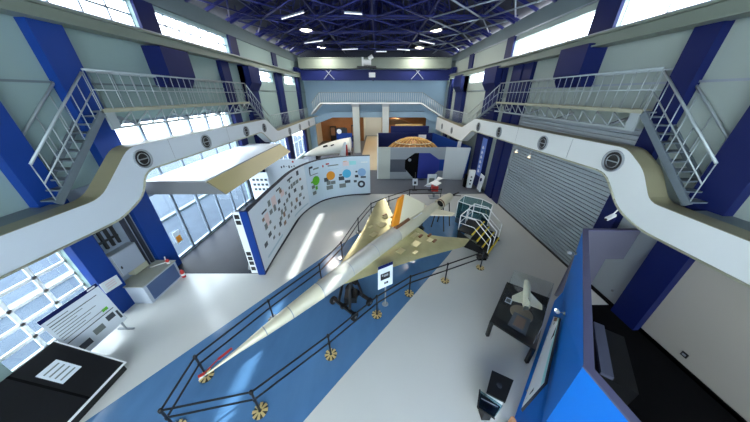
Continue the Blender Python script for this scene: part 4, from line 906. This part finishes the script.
part('pad',mat('pad_grey',(88,92,112),.5),t,lambda b:b.hexa([e0+Vector((0,0,.72)),e1+Vector((0,0,.72)),e1+n2+Vector((0,0,.72)),e0+n2+Vector((0,0,.72)),e0+Vector((0,0,.82)),e1+Vector((0,0,.82)),e1+n2+Vector((0,0,.82)),e0+n2+Vector((0,0,.82))]))
part('body',M_black,t,lambda b:b.hexa([e0,e1,e1+n2*3,e0+n2*3,e0+Vector((0,0,.72)),e1+Vector((0,0,.72)),e1+n2*3+Vector((0,0,.70)),e0+n2*3+Vector((0,0,.70))]))
# reading board on the blue wall
t=thing('info_board','white reading board with photos sloping out from the blue booth wall','information board',(4.6,3.7,.8))
Q=[Vector((3.16,2.44,.8)),Vector((5.55,4.83,.8)),Vector((5.41,4.53,1.1)),Vector((3.88,2.85,1.1))]
qn=(Q[3]-Q[0]).cross(Q[1]-Q[0]).normalized()
def onb(b,u0,u1,v0,v1,o,th=.006):
    f=lambda u,v:Q[0]*(1-u)*(1-v)+Q[1]*u*(1-v)+Q[2]*u*v+Q[3]*(1-u)*v
    b.prism([f(u0,v0)+qn*o,f(u1,v0)+qn*o,f(u1,v1)+qn*o,f(u0,v1)+qn*o],qn*th)
part('board',M_ink,t,lambda b:onb(b,0,1,0,1,-.05,.05)); part('sheet',M_board,t,lambda b:onb(b,.01,.99,.02,.93,.0))
part('cyan_margin',M_cyan,t,lambda b:onb(b,.01,.99,.78,.93,.007,.004))
for k,u in enumerate((.06,.17,.27,.4,.5,.6,.72,.84,.92)): part('picture',(M_pic1,M_pic2,M_pic3)[k%3],t,lambda b:onb(b,u,u+.06,.25+.12*(k%2),.42+.13*(k%3),.007,.004))
part('text_rows',M_pic4,t,lambda b:[onb(b,.05+.11*k,.13+.11*k,.1,.18,.007,.004) for k in range(8)])
for u in (.15,.85): part('bracket',M_grey,t,lambda b:b.bar(Q[0].lerp(Q[1],u)+Vector((0,0,-.03)),Q[3].lerp(Q[2],u)+Vector((.0,0,-.12)),.04))
def plight(hx,wx,label):
    t=thing('picture_light',label,'picture light',wx,'picture lights on the blue booth')
    part('arm',M_chrome,t,lambda b:b.tube(wx,hx,.012,6)); part('wall_plate',M_chrome,t,lambda b:b.lathe([(0,.05),(.02,.05)],wx,Vector(hx)-Vector(wx),12)); d=Vector((0,0,-.12))
    part('head',M_white,t,lambda b:b.lathe([(0,.05),(.16,.055)],Vector(hx)+Vector((-.03,-.05,.02)),(.4,.6,-.35),12)); part('bulb',M_warm,t,lambda b:b.lathe([(0,.04),(.006,.04)],Vector(hx)+Vector((-.03,-.05,.02))+Vector((.4,.6,-.35)).normalized()*.165,(.4,.6,-.35),10))
plight((5.2,4.5,1.42),(5.36,4.42,1.42),'silver picture light above the far end of the white reading board')
plight((6.42,6.1,2.3),(6.6,6.04,2.3),'silver picture light near the far top corner of the blue booth')
L=bpy.data.lights.new('picture_light_beam','SPOT'); L.energy=2.5; L.spot_size=1.5; L.spot_blend=.8; L.color=(1,.97,.9); L.shadow_soft_size=.03
lo=bpy.data.objects.new('picture_light_beam',L); C.objects.link(lo); lo.location=(5.2,4.62,1.4); lo.rotation_euler=Vector((-.35,-1,-.5)).to_track_quat('-Z','Y').to_euler()

# ------------------------------------------------------------------ table with acrylic case and model
TB=[Vector((4.85,6.34,0)),Vector((3.48,4.69,0)),Vector((4.35,3.79,0)),Vector((5.95,5.58,0))]
TC=sum(TB,Vector())/4
def tin(f): return [TC+(p-TC)*f for p in TB]
t=thing('display_table','black display table with thick legs before the blue booth','table',(TC.x,TC.y,0))
part('tabletop',M_black,t,lambda b:b.prism([(p.x,p.y,.69) for p in TB],(0,0,.06)))
for p in tin(.92): part('leg',M_black,t,lambda b:b.bar((p.x,p.y,0),(p.x,p.y,.69),.09))
q=tin(.9); part('apron',M_blackm,t,lambda b:[b.bar((a.x,a.y,.64),(c.x,c.y,.64),.04,.1) for a,c in zip(q,q[1:]+q[:1])])
t=thing('acrylic_case','clear acrylic case over the white model on the black table','display case',(TC.x,TC.y,.75))
k8=[TC+(p-TC)*.86 for p in TB]
for i,(a,c) in enumerate(zip(k8,k8[1:]+k8[:1])):
    part('pane',M_acryl,t,lambda b:b.prism([(a.x,a.y,.755),(c.x,c.y,.755),(c.x,c.y,1.5),(a.x,a.y,1.5)],Vector((-(c-a).y,(c-a).x,0)).normalized()*.008))
part('lid',M_acryl,t,lambda b:b.prism([(p.x,p.y,1.5) for p in k8],(0,0,.008)))
part('edge_strip',M_silver,t,lambda b:b.path([(k8[2].x,k8[2].y,.76),(k8[2].x,k8[2].y,1.5),(k8[3].x,k8[3].y,1.5)],.008,5))
t=thing('rocket_model','white delta-winged rocket plane model tilted nose up on a round stand','model',(4.62,5.05,.75))
m0,m1=Vector((4.72,5.0,1.0)),Vector((5.14,5.86,1.36)); ax=(m1-m0).normalized(); sd=ax.cross(Vector((0,0,1))).normalized(); upv=sd.cross(ax)
part('fuselage',M_cream,t,lambda b:b.lathe([(0,.1),(.1,.12),(.75,.1),(.95,.085),(1.0,.04)],m0,ax,16))
for s_ in (1,-1): part('wing',M_cream,t,lambda b:b.prism([m0+ax*.55+sd*s_*.08,m0+ax*.22+sd*s_*.42,m0+ax*.06+sd*s_*.42,m0+ax*.08+sd*s_*.08],upv*.03))
part('tail_fin',M_cream,t,lambda b:b.prism([m0+ax*.3+upv*.08,m0+ax*.05+upv*.32,m0-ax*.04+upv*.32,m0+upv*.08],sd*.025)); part('nozzle',M_pic2,t,lambda b:b.lathe([(-.06,.08),(0,.06)],m0,ax,12)); part('nose_mark',M_ink,t,lambda b:b.lathe([(.93,.09),(.96,.08)],m0,ax,12,False))
part('stand_disc',mat('disc_tan',(132,118,98),.35),t,lambda b:b.lathe([(0,.32),(.03,.32)],(4.6,4.95,.752),(0,0,1),26)); part('stand_post',M_chrome,t,lambda b:b.tube((4.72,5.05,.78),(4.82,5.2,1.05),.02,8))
t=thing('case_label','small white label card on the far corner of the black table','label',(4.35,5.6,.75)); part('card',M_board,t,lambda b:b.prism([(4.3,5.42,.756),(4.45,5.3,.756),(4.62,5.5,.756),(4.47,5.62,.756)],(0,0,.01))); part('text',M_pic2,t,lambda b:b.prism([(4.34,5.43,.767),(4.44,5.35,.767),(4.55,5.48,.767),(4.45,5.56,.767)],(0,0,.002)))
t=thing('flat_tray','dark grey tray lying under the clear case at the near side of the table','tray',(4.2,4.5,.75)); part('tray',M_dark,t,lambda b:b.prism([(3.95,4.55,.756),(4.3,4.2,.756),(4.75,4.7,.756),(4.4,5.0,.756)],(0,0,.03))); part('insert',M_pic3,t,lambda b:b.prism([(4.1,4.55,.787),(4.3,4.35,.787),(4.62,4.7,.787),(4.42,4.88,.787)],(0,0,.004)))
# small stands near the bottom edge
def zq(l,z): return [Vector((*p,z)) for p in l]
t=thing('black_pedestal','square black pedestal with white side beside the foot of the blue booth','pedestal',(3.1,3.1,0))
PD=[(2.98,3.35),(3.42,3.12),(2.98,2.66),(2.62,2.86)]
part('top',M_black,t,lambda b:b.prism(zq(PD,.55),(0,0,.06))); part('body',M_white,t,lambda b:b.prism([Vector((3,3,0))+(p-Vector((3,3,0)))*.86 for p in zq(PD,0)],(0,0,.55))); part('knob',M_ink,t,lambda b:b.lathe([(0,.06),(.02,.06)],(3.0,3.0,.61),(0,0,1),12))
t=thing('glass_lectern','dark slanted lectern with glossy glass top near the bottom of the blue booth','lectern',(2.75,2.75,0))
part('glass_top',M_teal,t,lambda b:b.prism([(2.55,2.98,.42),(2.36,2.62,.42),(2.62,2.4,.52),(2.92,2.62,.52)],(0,0,.02))); part('tray',mat('slate_tray',(48,56,66),.3),t,lambda b:b.prism([(2.53,2.96,.36),(2.38,2.64,.36),(2.62,2.42,.44),(2.88,2.62,.44)],(0,0,.04))); part('frame',M_black,t,lambda b:b.path([(2.55,2.99,.44),(2.35,2.62,.44),(2.62,2.38,.54)],.02,6))
part('stem',M_black,t,lambda b:b.box(2.5,2.7,2.55,2.75,0,.38)); part('strut',M_silver,t,lambda b:b.tube((2.5,2.8,.46),(2.8,2.6,.53),.012,6))
t=thing('wooden_strip','short light wooden strip standing beside the black pedestal','wooden strip',(3.1,2.45,0)); part('strip',mat('light_wood',(206,150,108),.5,noise=.15,scale=6),t,lambda b:b.box(3.02,3.1,2.34,2.44,0,.5)); part('foot',M_black,t,lambda b:b.box(2.98,3.14,2.3,2.48,0,.03))
